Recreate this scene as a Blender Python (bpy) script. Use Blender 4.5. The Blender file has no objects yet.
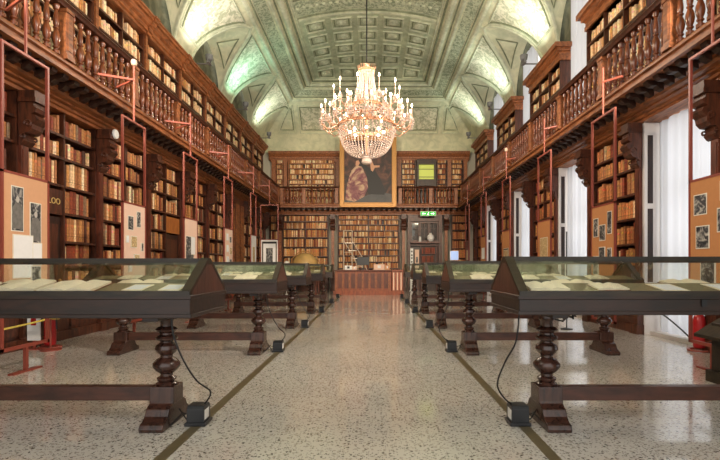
import bpy, bmesh, math, random
from mathutils import Vector
random.seed(7)
PI = math.pi
SC = bpy.context.scene
COL = SC.collection

# ------------------------------------------------------------------ materials
def lin(c):
    return tuple((x/255/12.92) if x/255 <= .04045 else ((x/255+.055)/1.055)**2.4 for x in c)
def mat(name):
    m = bpy.data.materials.new(name); m.use_nodes = True
    n = m.node_tree.nodes; b = n['Principled BSDF']
    return m, n, m.node_tree.links, b
def plain(name, c, rough=.5, metal=0, spec=.5, bump=0, scale=20, var=.12, coat=0):
    m, n, l, b = mat(name)
    c = lin(c)
    tc = n.new('ShaderNodeTexCoord'); no = n.new('ShaderNodeTexNoise')
    no.inputs['Scale'].default_value = scale; no.inputs['Detail'].default_value = 4
    l.new(tc.outputs['Object'], no.inputs['Vector'])
    mx = n.new('ShaderNodeMix'); mx.data_type = 'RGBA'
    mx.inputs[6].default_value = (*[max(0, x*(1-var*2)) for x in c], 1)
    mx.inputs[7].default_value = (*[min(1, x*(1+var)) for x in c], 1)
    l.new(no.outputs['Fac'], mx.inputs[0]); l.new(mx.outputs[2], b.inputs['Base Color'])
    b.inputs['Roughness'].default_value = rough; b.inputs['Metallic'].default_value = metal
    b.inputs['Specular IOR Level'].default_value = spec
    b.inputs['Coat Weight'].default_value = coat
    if bump:
        bp = n.new('ShaderNodeBump'); bp.inputs['Strength'].default_value = bump; bp.inputs['Distance'].default_value = .02
        l.new(no.outputs['Fac'], bp.inputs['Height']); l.new(bp.outputs[0], b.inputs['Normal'])
    return m
def wood(name, c1, c2, rough=.42, scale=(3, 3, 14), coat=.04):
    m, n, l, b = mat(name)
    tc = n.new('ShaderNodeTexCoord'); mp = n.new('ShaderNodeMapping')
    mp.inputs['Scale'].default_value = (14/scale[0]*1.4, 14/scale[1]*1.4, 14/scale[2]*1.2)
    l.new(tc.outputs['Object'], mp.inputs[0])
    no = n.new('ShaderNodeTexNoise'); no.inputs['Scale'].default_value = 3; no.inputs['Detail'].default_value = 6; no.inputs['Distortion'].default_value = .6
    l.new(mp.outputs[0], no.inputs['Vector'])
    cr = n.new('ShaderNodeValToRGB')
    cr.color_ramp.elements[0].position = .32; cr.color_ramp.elements[0].color = (*lin(c2), 1)
    cr.color_ramp.elements[1].position = .68; cr.color_ramp.elements[1].color = (*lin(c1), 1)
    l.new(no.outputs['Fac'], cr.inputs[0]); l.new(cr.outputs[0], b.inputs['Base Color'])
    b.inputs['Roughness'].default_value = rough; b.inputs['Coat Weight'].default_value = coat; b.inputs['Coat Roughness'].default_value = .25
    bp = n.new('ShaderNodeBump'); bp.inputs['Strength'].default_value = .15; bp.inputs['Distance'].default_value = .01
    l.new(no.outputs['Fac'], bp.inputs['Height']); l.new(bp.outputs[0], b.inputs['Normal'])
    return m
def emis(name, c, s):
    m, n, l, b = mat(name)
    b.inputs['Base Color'].default_value = (*lin(c), 1)
    b.inputs['Emission Color'].default_value = (*lin(c), 1); b.inputs['Emission Strength'].default_value = s
    return m
def glassy(name, tint, refl=.5):
    m, n, l, b = mat(name); n.remove(b)
    out = n['Material Output']; tr = n.new('ShaderNodeBsdfTransparent'); tr.inputs[0].default_value = (*tint, 1)
    gl = n.new('ShaderNodeBsdfGlossy'); gl.inputs['Roughness'].default_value = .02; gl.inputs[0].default_value = (.9, 1, .93, 1)
    fr = n.new('ShaderNodeLayerWeight'); fr.inputs[0].default_value = .5
    pw = n.new('ShaderNodeMath'); pw.operation = 'POWER'; pw.inputs[1].default_value = 4; l.new(fr.outputs['Facing'], pw.inputs[0])
    mu = n.new('ShaderNodeMath'); mu.operation = 'MULTIPLY_ADD'; mu.inputs[1].default_value = refl; mu.inputs[2].default_value = .03
    mx = n.new('ShaderNodeMixShader')
    l.new(pw.outputs[0], mu.inputs[0]); l.new(mu.outputs[0], mx.inputs[0]); l.new(tr.outputs[0], mx.inputs[1]); l.new(gl.outputs[0], mx.inputs[2]); l.new(mx.outputs[0], out.inputs[0])
    return m
def book_mat():
    m, n, l, b = mat('book_bindings')
    at = n.new('ShaderNodeAttribute'); at.attribute_name = 'Col'
    tc = n.new('ShaderNodeTexCoord'); no = n.new('ShaderNodeTexNoise'); no.inputs['Scale'].default_value = 22; no.inputs['Detail'].default_value = 5
    l.new(tc.outputs['Object'], no.inputs['Vector'])
    mr = n.new('ShaderNodeMapRange'); mr.inputs[1].default_value = .3; mr.inputs[2].default_value = .7; mr.inputs[3].default_value = .62; mr.inputs[4].default_value = 1.25
    l.new(no.outputs['Fac'], mr.inputs[0])
    mx = n.new('ShaderNodeMix'); mx.data_type = 'RGBA'; mx.blend_type = 'MULTIPLY'; mx.inputs[0].default_value = 1
    l.new(at.outputs['Color'], mx.inputs[6]); l.new(mr.outputs[0], mx.inputs[7]); l.new(mx.outputs[2], b.inputs['Base Color'])
    b.inputs['Roughness'].default_value = .55
    return m
def terrazzo():
    m, n, l, b = mat('terrazzo')
    tc = n.new('ShaderNodeTexCoord')
    def vor(s):
        v = n.new('ShaderNodeTexVoronoi'); v.inputs['Scale'].default_value = s; l.new(tc.outputs['Object'], v.inputs['Vector']); return v
    big = n.new('ShaderNodeTexNoise'); big.inputs['Scale'].default_value = .9; big.inputs['Detail'].default_value = 3; l.new(tc.outputs['Object'], big.inputs['Vector'])
    base = n.new('ShaderNodeMix'); base.data_type = 'RGBA'
    base.inputs[6].default_value = (*lin((204, 198, 188)), 1); base.inputs[7].default_value = (*lin((232, 228, 219)), 1)
    l.new(big.outputs['Fac'], base.inputs[0])
    prev = base.outputs[2]
    for s, dark, lo, hi in ((34.5, (128, 114, 96), .5, 1), (40, (74, 64, 56), .84, .85), (75, (60, 54, 50), .74, .8), (55, (226, 220, 208), .78, .8)):
        v = vor(s); sep = n.new('ShaderNodeSeparateColor'); l.new(v.outputs['Color'], sep.inputs[0])
        g = n.new('ShaderNodeMath'); g.operation = 'GREATER_THAN'; g.inputs[1].default_value = lo; l.new(sep.outputs[0], g.inputs[0])
        d = n.new('ShaderNodeMath'); d.operation = 'LESS_THAN'; d.inputs[1].default_value = .42; l.new(v.outputs['Distance'], d.inputs[0])
        k = n.new('ShaderNodeMath'); k.operation = 'MULTIPLY'; l.new(g.outputs[0], k.inputs[0]); l.new(d.outputs[0], k.inputs[1])
        k2 = n.new('ShaderNodeMath'); k2.operation = 'MULTIPLY'; l.new(k.outputs[0], k2.inputs[0]); k2.inputs[1].default_value = hi if dark[0] < 200 else .6
        if s == 34.5: k2.inputs[1].default_value = .45
        mx = n.new('ShaderNodeMix'); mx.data_type = 'RGBA'; l.new(k2.outputs[0], mx.inputs[0]); l.new(prev, mx.inputs[6]); mx.inputs[7].default_value = (*lin(dark), 1)
        prev = mx.outputs[2]
    l.new(prev, b.inputs['Base Color'])
    rn = n.new('ShaderNodeTexNoise'); rn.inputs['Scale'].default_value = 2.2; rn.inputs['Detail'].default_value = 5; l.new(tc.outputs['Object'], rn.inputs['Vector'])
    mr = n.new('ShaderNodeMapRange'); mr.inputs[3].default_value = .07; mr.inputs[4].default_value = .2; l.new(rn.outputs['Fac'], mr.inputs[0]); l.new(mr.outputs[0], b.inputs['Roughness'])
    b.inputs['Specular IOR Level'].default_value = .9; b.inputs['Coat Weight'].default_value = .4; b.inputs['Coat Roughness'].default_value = .06
    bp = n.new('ShaderNodeBump'); bp.inputs['Strength'].default_value = .05; bp.inputs['Distance'].default_value = .02; l.new(rn.outputs['Fac'], bp.inputs['Height']); l.new(bp.outputs[0], b.inputs['Normal'])
    return m
def plaster(name, c1, c2, scale, bump, detail=5, lo=.38, hi=.62):
    m, n, l, b = mat(name)
    tc = n.new('ShaderNodeTexCoord'); no = n.new('ShaderNodeTexNoise'); no.inputs['Scale'].default_value = scale; no.inputs['Detail'].default_value = detail; no.inputs['Distortion'].default_value = 1.2
    l.new(tc.outputs['Object'], no.inputs['Vector'])
    n2 = n.new('ShaderNodeTexNoise'); n2.inputs['Scale'].default_value = .6; n2.inputs['Detail'].default_value = 4; l.new(tc.outputs['Object'], n2.inputs['Vector'])
    cr = n.new('ShaderNodeValToRGB'); cr.color_ramp.elements[0].position = lo; cr.color_ramp.elements[1].position = hi
    cr.color_ramp.elements[0].color = (*lin(c2), 1); cr.color_ramp.elements[1].color = (*lin(c1), 1)
    l.new(no.outputs['Fac'], cr.inputs[0])
    mr = n.new('ShaderNodeMapRange'); mr.inputs[1].default_value = .35; mr.inputs[2].default_value = .65; mr.inputs[3].default_value = .82; mr.inputs[4].default_value = 1.08; l.new(n2.outputs['Fac'], mr.inputs[0])
    mx = n.new('ShaderNodeMix'); mx.data_type = 'RGBA'; mx.blend_type = 'MULTIPLY'; mx.inputs[0].default_value = 1
    l.new(cr.outputs[0], mx.inputs[6]); l.new(mr.outputs[0], mx.inputs[7]); l.new(mx.outputs[2], b.inputs['Base Color'])
    b.inputs['Roughness'].default_value = .85; b.inputs['Specular IOR Level'].default_value = .2
    bp = n.new('ShaderNodeBump'); bp.inputs['Strength'].default_value = bump; bp.inputs['Distance'].default_value = .06
    l.new(no.outputs['Fac'], bp.inputs['Height']); l.new(bp.outputs[0], b.inputs['Normal'])
    return m
def curtain_mat():
    m, n, l, b = mat('curtain_cloth'); n.remove(b)
    out = n['Material Output']
    df = n.new('ShaderNodeBsdfDiffuse'); df.inputs[0].default_value = (.72, .72, .74, 1)
    tl = n.new('ShaderNodeBsdfTranslucent'); tl.inputs[0].default_value = (.66, .68, .72, 1)
    tr = n.new('ShaderNodeBsdfTransparent')
    a = n.new('ShaderNodeMixShader'); a.inputs[0].default_value = .6; l.new(df.outputs[0], a.inputs[1]); l.new(tl.outputs[0], a.inputs[2])
    n.remove(tr); l.new(a.outputs[0], out.inputs[0]); return m
def painting_mat(stops, scale):
    m, n, l, b = mat('oil_paint')
    tc = n.new('ShaderNodeTexCoord'); no = n.new('ShaderNodeTexNoise'); no.inputs['Scale'].default_value = scale; no.inputs['Detail'].default_value = 3; no.inputs['Distortion'].default_value = 2
    l.new(tc.outputs['Object'], no.inputs['Vector']); cr = n.new('ShaderNodeValToRGB')
    while len(cr.color_ramp.elements) < len(stops): cr.color_ramp.elements.new(.5)
    for e, (p, c) in zip(cr.color_ramp.elements, stops): e.position = p; e.color = (*lin(c), 1)
    l.new(no.outputs['Fac'], cr.inputs[0]); l.new(cr.outputs[0], b.inputs['Base Color']); b.inputs['Roughness'].default_value = .5
    return m
def crystal():
    m, n, l, b = mat('cut_crystal')
    b.inputs['Base Color'].default_value = (.68, .55, .49, 1); b.inputs['Roughness'].default_value = .08
    b.inputs['Specular IOR Level'].default_value = 1; b.inputs['Metallic'].default_value = .15
    return m

M = dict(
    wood_fascia=wood('warm_walnut', (176, 108, 64), (104, 59, 33), scale=(3, 14, 3)),
    wood_case=wood('bookcase_walnut', (98, 52, 32), (48, 25, 16)),
    wood_dark=wood('dark_walnut', (58, 33, 22), (28, 16, 12)),
    wood_red=wood('red_mahogany', (112, 54, 34), (66, 30, 20)),
    wood_bal=wood('baluster_walnut', (150, 80, 44), (84, 42, 22), rough=.22, coat=.5),
    wood_table=wood('table_oak', (50, 29, 21), (26, 16, 12), rough=.42, scale=(14, 3, 3), coat=0),
    wood_stretch=wood('stretcher_oak', (84, 47, 34), (52, 28, 20), rough=.4, scale=(14, 3, 3)),
    wood_desk=wood('desk_mahogany', (160, 84, 52), (112, 52, 30)),
    wood_orange=wood('orange_panel', (190, 118, 56), (150, 86, 38)),
    case_frame=wood('case_frame_olive', (52, 40, 26), (24, 19, 12), rough=.45, scale=(14, 3, 3), coat=0),
    red_metal=plain('oxide_red_paint', (142, 66, 52), .4, var=.06),
    pink_metal=plain('salmon_paint', (172, 92, 76), .4, var=.06),
    floor=terrazzo(), strip=plain('olive_stone', (112, 100, 72), .3, scale=8, var=.2),
    glass=glassy('case_glass', (.98, .99, .98), .5), win_glass=glassy('window_glass', (.9, .9, .9), .15),
    cloth=plain('green_lining', (132, 122, 90), .9, var=.1, scale=6),
    paper=plain('old_paper', (244, 232, 204), .8, scale=30, var=.06), cover=plain('book_cover', (110, 66, 40), .5),
    books=book_mat(), black=plain('black_plastic', (26, 28, 32), .35, var=.05), cable=plain('black_rubber', (18, 18, 20), .5),
    white=plain('white_plastic', (232, 232, 230), .4, var=.03), gold=plain('gilt', (188, 138, 76), .4, metal=.3, var=.15, scale=40),
    curtain=curtain_mat(), crystal=crystal(), brass=plain('rosy_gilt', (208, 156, 124), .35, metal=.4, var=.1),
    candle=plain('candle_wax', (214, 180, 158), .5, var=.02), bulb=emis('lit_bulb', (255, 226, 194), 18),
    tan=plain('tan_board', (212, 160, 122), .8, var=.04), cream=plain('cream_board', (234, 200, 180), .8, var=.03), orange=plain('orange_board', (192, 130, 80), .8, var=.05),
    photo=painting_mat([(.35, (24, 24, 28)), (.5, (70, 70, 74)), (.62, (150, 146, 140)), (.75, (200, 196, 188))], 9),
    photo_border=plain('photo_border', (228, 222, 208), .7, var=.02), sheet=plain('white_sheet', (236, 236, 238), .6, var=.03),
    drawing=painting_mat([(.4, (206, 178, 128)), (.5, (150, 120, 84)), (.56, (214, 190, 144)), (.7, (226, 204, 160))], 14),
    canvas=painting_mat([(.35, (30, 20, 18)), (.5, (62, 36, 30)), (.62, (96, 56, 44)), (.75, (120, 84, 62))], 1.6),
    robe=painting_mat([(.3, (92, 40, 60)), (.45, (140, 80, 86)), (.58, (196, 160, 132)), (.75, (222, 196, 166))], 1.6),
    gown=plain('dark_gown_paint', (24, 24, 28), .5), step_paint=plain('grey_blue_paint', (86, 88, 92), .5, var=.3, scale=3), skin_paint=plain('flesh_paint', (214, 160, 128), .5),
    vault=plaster('vault_plaster', (230, 230, 200), (208, 212, 182), 2.5, .15),
    relief=plaster('relief_plaster', (232, 230, 208), (184, 188, 160), 5.5, .8, 3, .42, .56),
    band=plaster('ornament_band', (204, 210, 182), (150, 162, 136), 9, .8, 2, .42, .56),
    coffer=plaster('coffer_ground', (206, 212, 182), (178, 188, 158), 3, .2),
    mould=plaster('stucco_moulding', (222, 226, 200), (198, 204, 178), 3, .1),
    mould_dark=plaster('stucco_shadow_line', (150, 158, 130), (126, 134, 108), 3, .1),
    lunette=plaster('lunette_wall', (130, 130, 106), (92, 94, 76), 1.5, .1),
    wall=plain('wall_plaster', (206, 200, 184), .9, var=.05), white_paint=plain('white_paint', (226, 220, 216), .5, var=.03),
    yellow=plain('yellow_rope', (226, 200, 90), .7), red=plain('extinguisher_red', (176, 30, 34), .3),
    green_sign=emis('lit_green', (40, 160, 50), .7), white_sign=emis('lit_white', (235, 255, 235), 1.5), screen=emis('lit_screen', (150, 176, 226), .4),
    lit_window=emis('lit_niche', (176, 184, 84), .4), globe=plain('globe_paper', (196, 160, 100), .4, var=.3, scale=4, coat=.5),
    steel=plain('pale_steel', (238, 222, 204), .35, metal=.3), grey=plain('lamp_grey', (120, 122, 124), .4), gold_letter=plain('gilt_letter', (222, 190, 120), .4),
    portrait_grey=plain('portrait_face', (196, 190, 182), .7), portrait_coat=plain('portrait_coat', (120, 116, 112), .7, var=.3),
    wood_gable_lit=wood('gable_oak_lit', (92, 56, 44), (58, 34, 27), rough=.3),  # paler than the table oak: glossy light on the case ends, as colour
    wood_leg=wood('turned_oak', (76, 47, 37), (44, 27, 22), rough=.26, coat=.2),
    plinth=wood('plinth_oak', (96, 76, 58), (58, 44, 34), scale=(3, 14, 3)),
)

# ------------------------------------------------------------------ mesh helpers
def wloc(o):
    v = Vector((0, 0, 0))
    while o: v += o.location; o = o.parent
    return v
def tag(o, label=None, cat=None, group=None, kind=None):
    if label: o['label'] = label
    if cat: o['category'] = cat
    if group: o['group'] = group
    if kind: o['kind'] = kind
    return o
def empty(name, loc, label=None, cat=None, group=None, kind=None):
    o = bpy.data.objects.new(name, None); COL.objects.link(o); o.location = loc; o.empty_display_size = .1
    return tag(o, label, cat, group, kind)
class Fr:                       # a frame: u along a wall, w into it, z up
    def __init__(s, O, U, W): s.O, s.U, s.W = Vector(O), Vector(U), Vector(W)
    def p(s, u, w, z): return s.O + s.U*u + s.W*w + Vector((0, 0, z))
ID = Fr((0, 0, 0), (1, 0, 0), (0, 1, 0))
class MB:
    def __init__(s): s.v = []; s.f = []; s.m = []; s.c = []; s.mats = []
    def mi(s, m):
        m = M[m] if isinstance(m, str) else m
        if m not in s.mats: s.mats.append(m)
        return s.mats.index(m)
    def add(s, vs, fs, m=None, c=None):
        b = len(s.v); s.v += [Vector(v) for v in vs]; k = s.mi(m) if m else 0
        for f in fs: s.f.append(tuple(b+i for i in f)); s.m.append(k); s.c.append(c)
        return s
    def box(s, x0, x1, y0, y1, z0, z1, m=None, fr=ID, c=None):
        vs = [fr.p(x, y, z) for z in (z0, z1) for x, y in ((x0, y0), (x1, y0), (x1, y1), (x0, y1))]
        return s.add(vs, [(3, 2, 1, 0), (4, 5, 6, 7), (0, 1, 5, 4), (1, 2, 6, 5), (2, 3, 7, 6), (3, 0, 4, 7)], m, c)
    def prism(s, prof, u0, u1, m=None, fr=ID, c=None, axis='u'):   # prof in (w,z) swept along u
        n = len(prof)
        if axis == 'u': vs = [fr.p(u, w, z) for u in (u0, u1) for w, z in prof]
        elif axis == 'w': vs = [fr.p(w, u, z) for u in (u0, u1) for w, z in prof]
        else: vs = [fr.p(w, z, u) for u in (u0, u1) for w, z in prof]
        return s.add(vs, [tuple(range(n)), tuple(range(2*n-1, n-1, -1))]+[(i, (i+1) % n, n+(i+1) % n, n+i) for i in range(n)], m, c)
    def lathe(s, prof, x, y, z=0, n=14, m=None, sq=False):
        vs = []; off = PI/4 if n == 4 else 0
        for r, h in prof:
            for i in range(n): a = 2*PI*i/n+off; vs.append((x+r*math.cos(a), y+r*math.sin(a), z+h))
        fs = [tuple(reversed(range(n))), tuple((len(prof)-1)*n+i for i in range(n))]
        for j in range(len(prof)-1):
            for i in range(n): fs.append((j*n+i, j*n+(i+1) % n, (j+1)*n+(i+1) % n, (j+1)*n+i))
        return s.add(vs, fs, m)
    def tube(s, pts, r, n=6, m=None, closed=False):
        pts = [Vector(p) for p in pts]; vs = []; N = len(pts); up = None
        for i, p in enumerate(pts):
            a = pts[(i-1) % N] if closed or i > 0 else p; b = pts[(i+1) % N] if closed or i < N-1 else p
            t = (b-a).normalized()
            if up is None: up = Vector((0, 0, 1)) if abs(t.z) < .9 else Vector((1, 0, 0))
            x = t.cross(up); x = x.normalized() if x.length > 1e-4 else Vector((1, 0, 0)); y = x.cross(t).normalized(); up = y
            rr = r[i] if isinstance(r, (list, tuple)) else r
            for k in range(n): an = 2*PI*k/n; vs.append(p+x*math.cos(an)*rr+y*math.sin(an)*rr)
        fs = []
        for j in range(N if closed else N-1):
            for k in range(n): fs.append((j*n+k, j*n+(k+1) % n, ((j+1) % N)*n+(k+1) % n, ((j+1) % N)*n+k))
        if not closed: fs += [tuple(reversed(range(n))), tuple((N-1)*n+k for k in range(n))]
        return s.add(vs, fs, m)
    def bar(s, a, b, w, h=None, m=None):           # square bar between two points
        a, b = Vector(a), Vector(b); t = (b-a).normalized(); h = h or w
        up = Vector((0, 0, 1)) if abs(t.z) < .95 else Vector((0, 1, 0))
        x = t.cross(up).normalized()*w/2; y = x.cross(t).normalized()*h/2
        vs = [p+sx*x+sy*y for p in (a, b) for sx, sy in ((-1, -1), (1, -1), (1, 1), (-1, 1))]
        return s.add(vs, [(3, 2, 1, 0), (4, 5, 6, 7), (0, 1, 5, 4), (1, 2, 6, 5), (2, 3, 7, 6), (3, 0, 4, 7)], m)
    def ball(s, c, r, n=10, m=None, sz=1):
        prof = [(max(.001, r*math.sin(PI*i/(n//2+2))), -r*sz*math.cos(PI*i/(n//2+2))) for i in range(n//2+3)]
        return s.lathe(prof, c[0], c[1], c[2], n, m)
    def build(s, name, m=None, parent=None, smooth=False, bevel=0, loc=None, fix=True, autos=False):
        me = bpy.data.meshes.new(name)
        o0 = wloc(parent) if parent else Vector(loc or (0, 0, 0))
        me.from_pydata([v-o0 for v in s.v], [], s.f)
        if m is not None:
            me.materials.append(M[m] if isinstance(m, str) else m)
            if s.mats: me.materials.clear(); [me.materials.append(x) for x in s.mats]
        else:
            for x in s.mats: me.materials.append(x)
        if len(me.materials) > 1: me.polygons.foreach_set('material_index', s.m)
        if any(c is not None for c in s.c):
            ca = me.color_attributes.new('Col', 'FLOAT_COLOR', 'CORNER'); k = 0
            for p, c in zip(me.polygons, s.c):
                for _ in p.vertices: ca.data[k].color = (*(c or (1, 1, 1)), 1); k += 1
        if fix:
            bm = bmesh.new(); bm.from_mesh(me); bmesh.ops.recalc_face_normals(bm, faces=bm.faces); bm.to_mesh(me); bm.free()
        if smooth:
            me.polygons.foreach_set('use_smooth', [True]*len(me.polygons))
            try: me.set_sharp_from_angle(angle=math.radians(40))
            except Exception: pass
        me.update()
        ob = bpy.data.objects.new(name, me); COL.objects.link(ob)
        if parent: ob.parent = parent
        else: ob.location = o0
        if bevel:
            bv = ob.modifiers.new('bevel', 'BEVEL'); bv.width = bevel; bv.segments = 2; bv.limit_method = 'ANGLE'
        return ob
def smooth(P, k=5):
    P = [Vector(p) for p in P]; out = []
    for i in range(len(P)-1):
        a, b, c, d = P[max(i-1, 0)], P[i], P[i+1], P[min(i+2, len(P)-1)]
        for j in range(k):
            t = j/k; out.append(.5*((2*b)+(c-a)*t+(2*a-5*b+4*c-d)*t*t+(3*b-a-3*c+d)*t**3))
    return out+[P[-1]]
def copy_tree(o, parent=None):
    c = o.copy(); COL.objects.link(c); c.parent = parent
    for ch in list(o.children): copy_tree(ch, c)
    return c
def part(name, m, parent, *boxes, fr=ID, **k):
    b = MB()
    for x in boxes: b.box(*x, fr=fr)
    return b.build(name, m, parent, **k)

# ------------------------------------------------------------------ dimensions
XC = -.19; HALF = 5.37; YE = 25.56; CAMZ = 1.3
LF = Fr((XC-HALF, 0, 0), (0, 1, 0), (-1, 0, 0))       # left wall, u = Y, w into the wall
RF = Fr((XC+HALF, 0, 0), (0, 1, 0), (1, 0, 0))
EF = Fr((0, YE, 0), (1, 0, 0), (0, 1, 0))             # end wall, u = X
Y0 = -2.0
PL = [7.6+2.13*k for k in range(-4, 9)]               # left pilasters
PR = [7.2+2.1*k for k in range(-4, 9)]
WD = .36                                              # shelf depth, face to wall
ZS = [.88, 1.32, 1.76, 2.27, 2.76, 3.26, 3.66]; ZTOP = 4.05
ORD = ['first', 'second', 'third', 'fourth', 'fifth', 'sixth', 'seventh', 'eighth', 'ninth', 'tenth', 'eleventh', 'twelfth', 'thirteenth', 'fourteenth', 'fifteenth', 'sixteenth', 'seventeenth', 'eighteenth', 'nineteenth', 'twentieth']

# ------------------------------------------------------------------ structure
part('floor', 'floor', None, (XC-HALF-.6, XC+HALF+1.2, Y0, YE+.8, -.1, 0), ID and (0, .001, 0, .001, -.1, -.099)).__setitem__('kind', 'structure')
tag(part('trim_1', 'strip', None, (-1.475, -1.39, Y0, 22.6, -.02, .004)), kind='structure')
tag(part('trim_2', 'strip', None, (1.185, 1.27, Y0, 22.6, -.02, .004)), kind='structure')
tag(part('wall_left', 'lunette', None, (Y0, YE+.6, WD, WD+.25, 0, 9.8), fr=LF), kind='structure')
tag(part('wall_end', 'wall', None, (XC-HALF-.61, XC+HALF+.61, WD+.02, WD+.3, 0, 9.8), fr=EF), kind='structure')
# right wall with window openings, lower and upper
wb = MB()
WIN = [((PR[i]+PR[i+1])/2) for i in (2, 4, 6, 8, 10)]     # bays with windows: centres 4.05 8.25 12.45 16.65 20.85
edges = [Y0]
for c in WIN: edges += [c-.82, c+.82]
edges.append(YE+.6)
for i in range(0, len(edges), 2): wb.box(edges[i], edges[i+1], WD, WD+.3, 0, 9.8, fr=RF)
for c in WIN:
    wb.box(c-.82, c+.82, WD, WD+.3, 0, .06, fr=RF); wb.box(c-.82, c+.82, WD, WD+.3, 4.05, 4.7, fr=RF); wb.box(c-.82, c+.82, WD, WD+.3, 8.9, 9.8, fr=RF)
tag(wb.build('wall_right', 'lunette'), kind='structure')
k = 1
for c in WIN:
    for z0, z1 in ((.06, 4.05), (4.7, 8.9)):
        w = empty('window_%d' % k, RF.p(c, WD+.15, z0), kind='structure'); k += 1
        b = MB()
        for u in (c-.82, c-.03, c+.76): b.box(u, u+.06, WD+.12, WD+.19, z0, z1, fr=RF)
        for t in (0, .33, .66, .985): b.box(c-.82, c+.82, WD+.12, WD+.19, z0+(z1-z0)*t, z0+(z1-z0)*t+.06, fr=RF)
        b.build('window_frame', 'white_paint', w)
        MB().box(c-.78, c+.78, WD+.15, WD+.156, z0+.05, z1-.02, fr=RF).build('pane', 'win_glass', w)

# vault ------------------------------------------------------
A = 5.62; ZV = 7.42; B = 3.12; R = 1.52; LUN = [4.05+4.2*i for i in range(-1, 5)]
def zmain(x, y):
    dx = min(abs(x-XC), A); z = B*math.sqrt(max(0, 1-(dx/A)**2)); e = YE+.3-y
    if e < A: z = min(z, B*math.sqrt(max(0, 1-((A-max(e, 0))/A)**2)))
    return ZV+z
def zv(x, y):
    z = zmain(x, y); dist = A-abs(x-XC)
    for c in LUN:
        dy = abs(y-c)
        if dy < R and dist < 2.4: z = max(z, ZV+math.sqrt(1-(dy/R)**2)*(1.78+.24*dist)) if z < ZV+math.sqrt(1-(dy/R)**2)*(1.78+.24*dist) else z
    return z
def halfpend(dx):
    s = (zmain(XC+dx, 8)-ZV)/(1.78+.24*(A-dx))
    return 2.1-(R*math.sqrt(1-s*s) if s < 1 else 0)
def vnorm(x, y, f=zmain):
    h = .02; a = (f(x+h, y)-f(x-h, y))/(2*h); b = (f(x, y+h)-f(x, y-h))/(2*h)
    return Vector((a, b, -1)).normalized()            # pointing down into the room
PEND = [c+2.1 for c in LUN]
xs = [XC-A*math.cos(PI*i/150) for i in range(151)]; ny = int((YE+.3-Y0)/.06)
ys = [Y0+(YE+.3-Y0)*j/ny for j in range(ny+1)]
vb = MB(); vb.v = [Vector((x, y, zv(x, y))) for y in ys for x in xs]
for n_ in ('vault', 'relief', 'band', 'coffer'): vb.mi(n_)
for j in range(ny):
    for i in range(150):
        a = j*151+i; vb.f.append((a, a+1, a+152, a+151)); x = (xs[i]+xs[i+1])/2; y = (ys[j]+ys[j+1])/2
        dx = abs(x-XC); e = YE+.3-y; dd = min(A-dx, e); mi = 0
        if dd > 3.05 and 16.2 < y < 17.15: mi = 2
        elif dd > 3.05: mi = 3
        elif 1.98 < dd < 2.36: mi = 2
        elif A-dx < e and .25 < A-dx < 1.5 and any(abs(y-p) < halfpend(dx)-.24 for p in PEND): mi = 1
        elif e < A-dx and .35 < e < 1.3 and any(a0 < x < a1 for a0, a1 in ((-3.75, -1.6), (-1.1, .7), (1.2, 3.35))): mi = 1
        vb.m.append(mi); vb.c.append(None)
ceiling = vb.build('ceiling', 'vault', smooth=True, fix=False); tag(ceiling, kind='structure')
def strip(b, path, w, h, closed=False, m='mould', f=zmain, sub=.25):
    pts = []
    N = len(path)
    for i in range(N if closed else N-1):
        p, q = path[i], path[(i+1) % N]; L = math.dist(p, q); n = max(1, int(L/sub))
        for k in range(n): pts.append((p[0]+(q[0]-p[0])*k/n, p[1]+(q[1]-p[1])*k/n))
    if not closed: pts.append(path[-1])
    n = len(pts); vs = []
    P = [Vector((x, y, f(x, y))) for x, y in pts]
    for i in range(n):
        a = P[(i-1) % n] if closed or i else P[i]; c = P[(i+1) % n] if closed or i < n-1 else P[i]
        t = (c-a).normalized(); N_ = vnorm(pts[i][0], pts[i][1], f); s = t.cross(N_).normalized()*w/2
        for k, q in enumerate((-s-N_*.03, -s*.9+N_*h*.7, -s*.35+N_*h, s*.35+N_*h, s*.9+N_*h*.7, s-N_*.03)): vs.append(P[i]+q)
    fs = []
    for i in range(n if closed else n-1):
        for k in range(5): fs.append((i*6+k, i*6+k+1, ((i+1) % n)*6+k+1, ((i+1) % n)*6+k))
    b.add(vs, fs, m)
mb = MB()
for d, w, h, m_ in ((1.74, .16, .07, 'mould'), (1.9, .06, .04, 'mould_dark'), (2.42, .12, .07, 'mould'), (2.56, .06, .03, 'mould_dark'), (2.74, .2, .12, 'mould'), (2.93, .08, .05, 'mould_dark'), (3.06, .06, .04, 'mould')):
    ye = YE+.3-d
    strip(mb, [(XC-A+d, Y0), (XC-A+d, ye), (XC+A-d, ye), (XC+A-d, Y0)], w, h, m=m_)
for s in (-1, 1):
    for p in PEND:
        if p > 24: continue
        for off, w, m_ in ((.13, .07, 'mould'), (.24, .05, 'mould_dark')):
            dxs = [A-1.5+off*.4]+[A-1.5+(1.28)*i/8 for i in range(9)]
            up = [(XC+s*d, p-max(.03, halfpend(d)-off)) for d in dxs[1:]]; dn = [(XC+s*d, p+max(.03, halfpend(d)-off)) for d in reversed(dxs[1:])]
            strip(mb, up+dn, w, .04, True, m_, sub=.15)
    for c in LUN:
        if c < 0: continue
        for side in (-1, 1):                          # groin ribs
            pts = []
            for i in range(15):
                d = A-.04-1.66*i/14; pts.append((XC+s*d, c+side*(2.1-halfpend(d))))
            strip(mb, pts, .1, .05, m='mould', sub=.2)
        # triangular panel in the lunette web
        f = lambda x, y: zv(x, y)
        for side in (-1, 1):
            tri = [(XC+s*(A-.3), c+side*.35), (XC+s*(A-.3), c+side*1.15), (XC+s*(A-1.05), c+side*.4)]
            strip(mb, tri, .05, .03, True, 'mould_dark', f=f, sub=.2)
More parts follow.
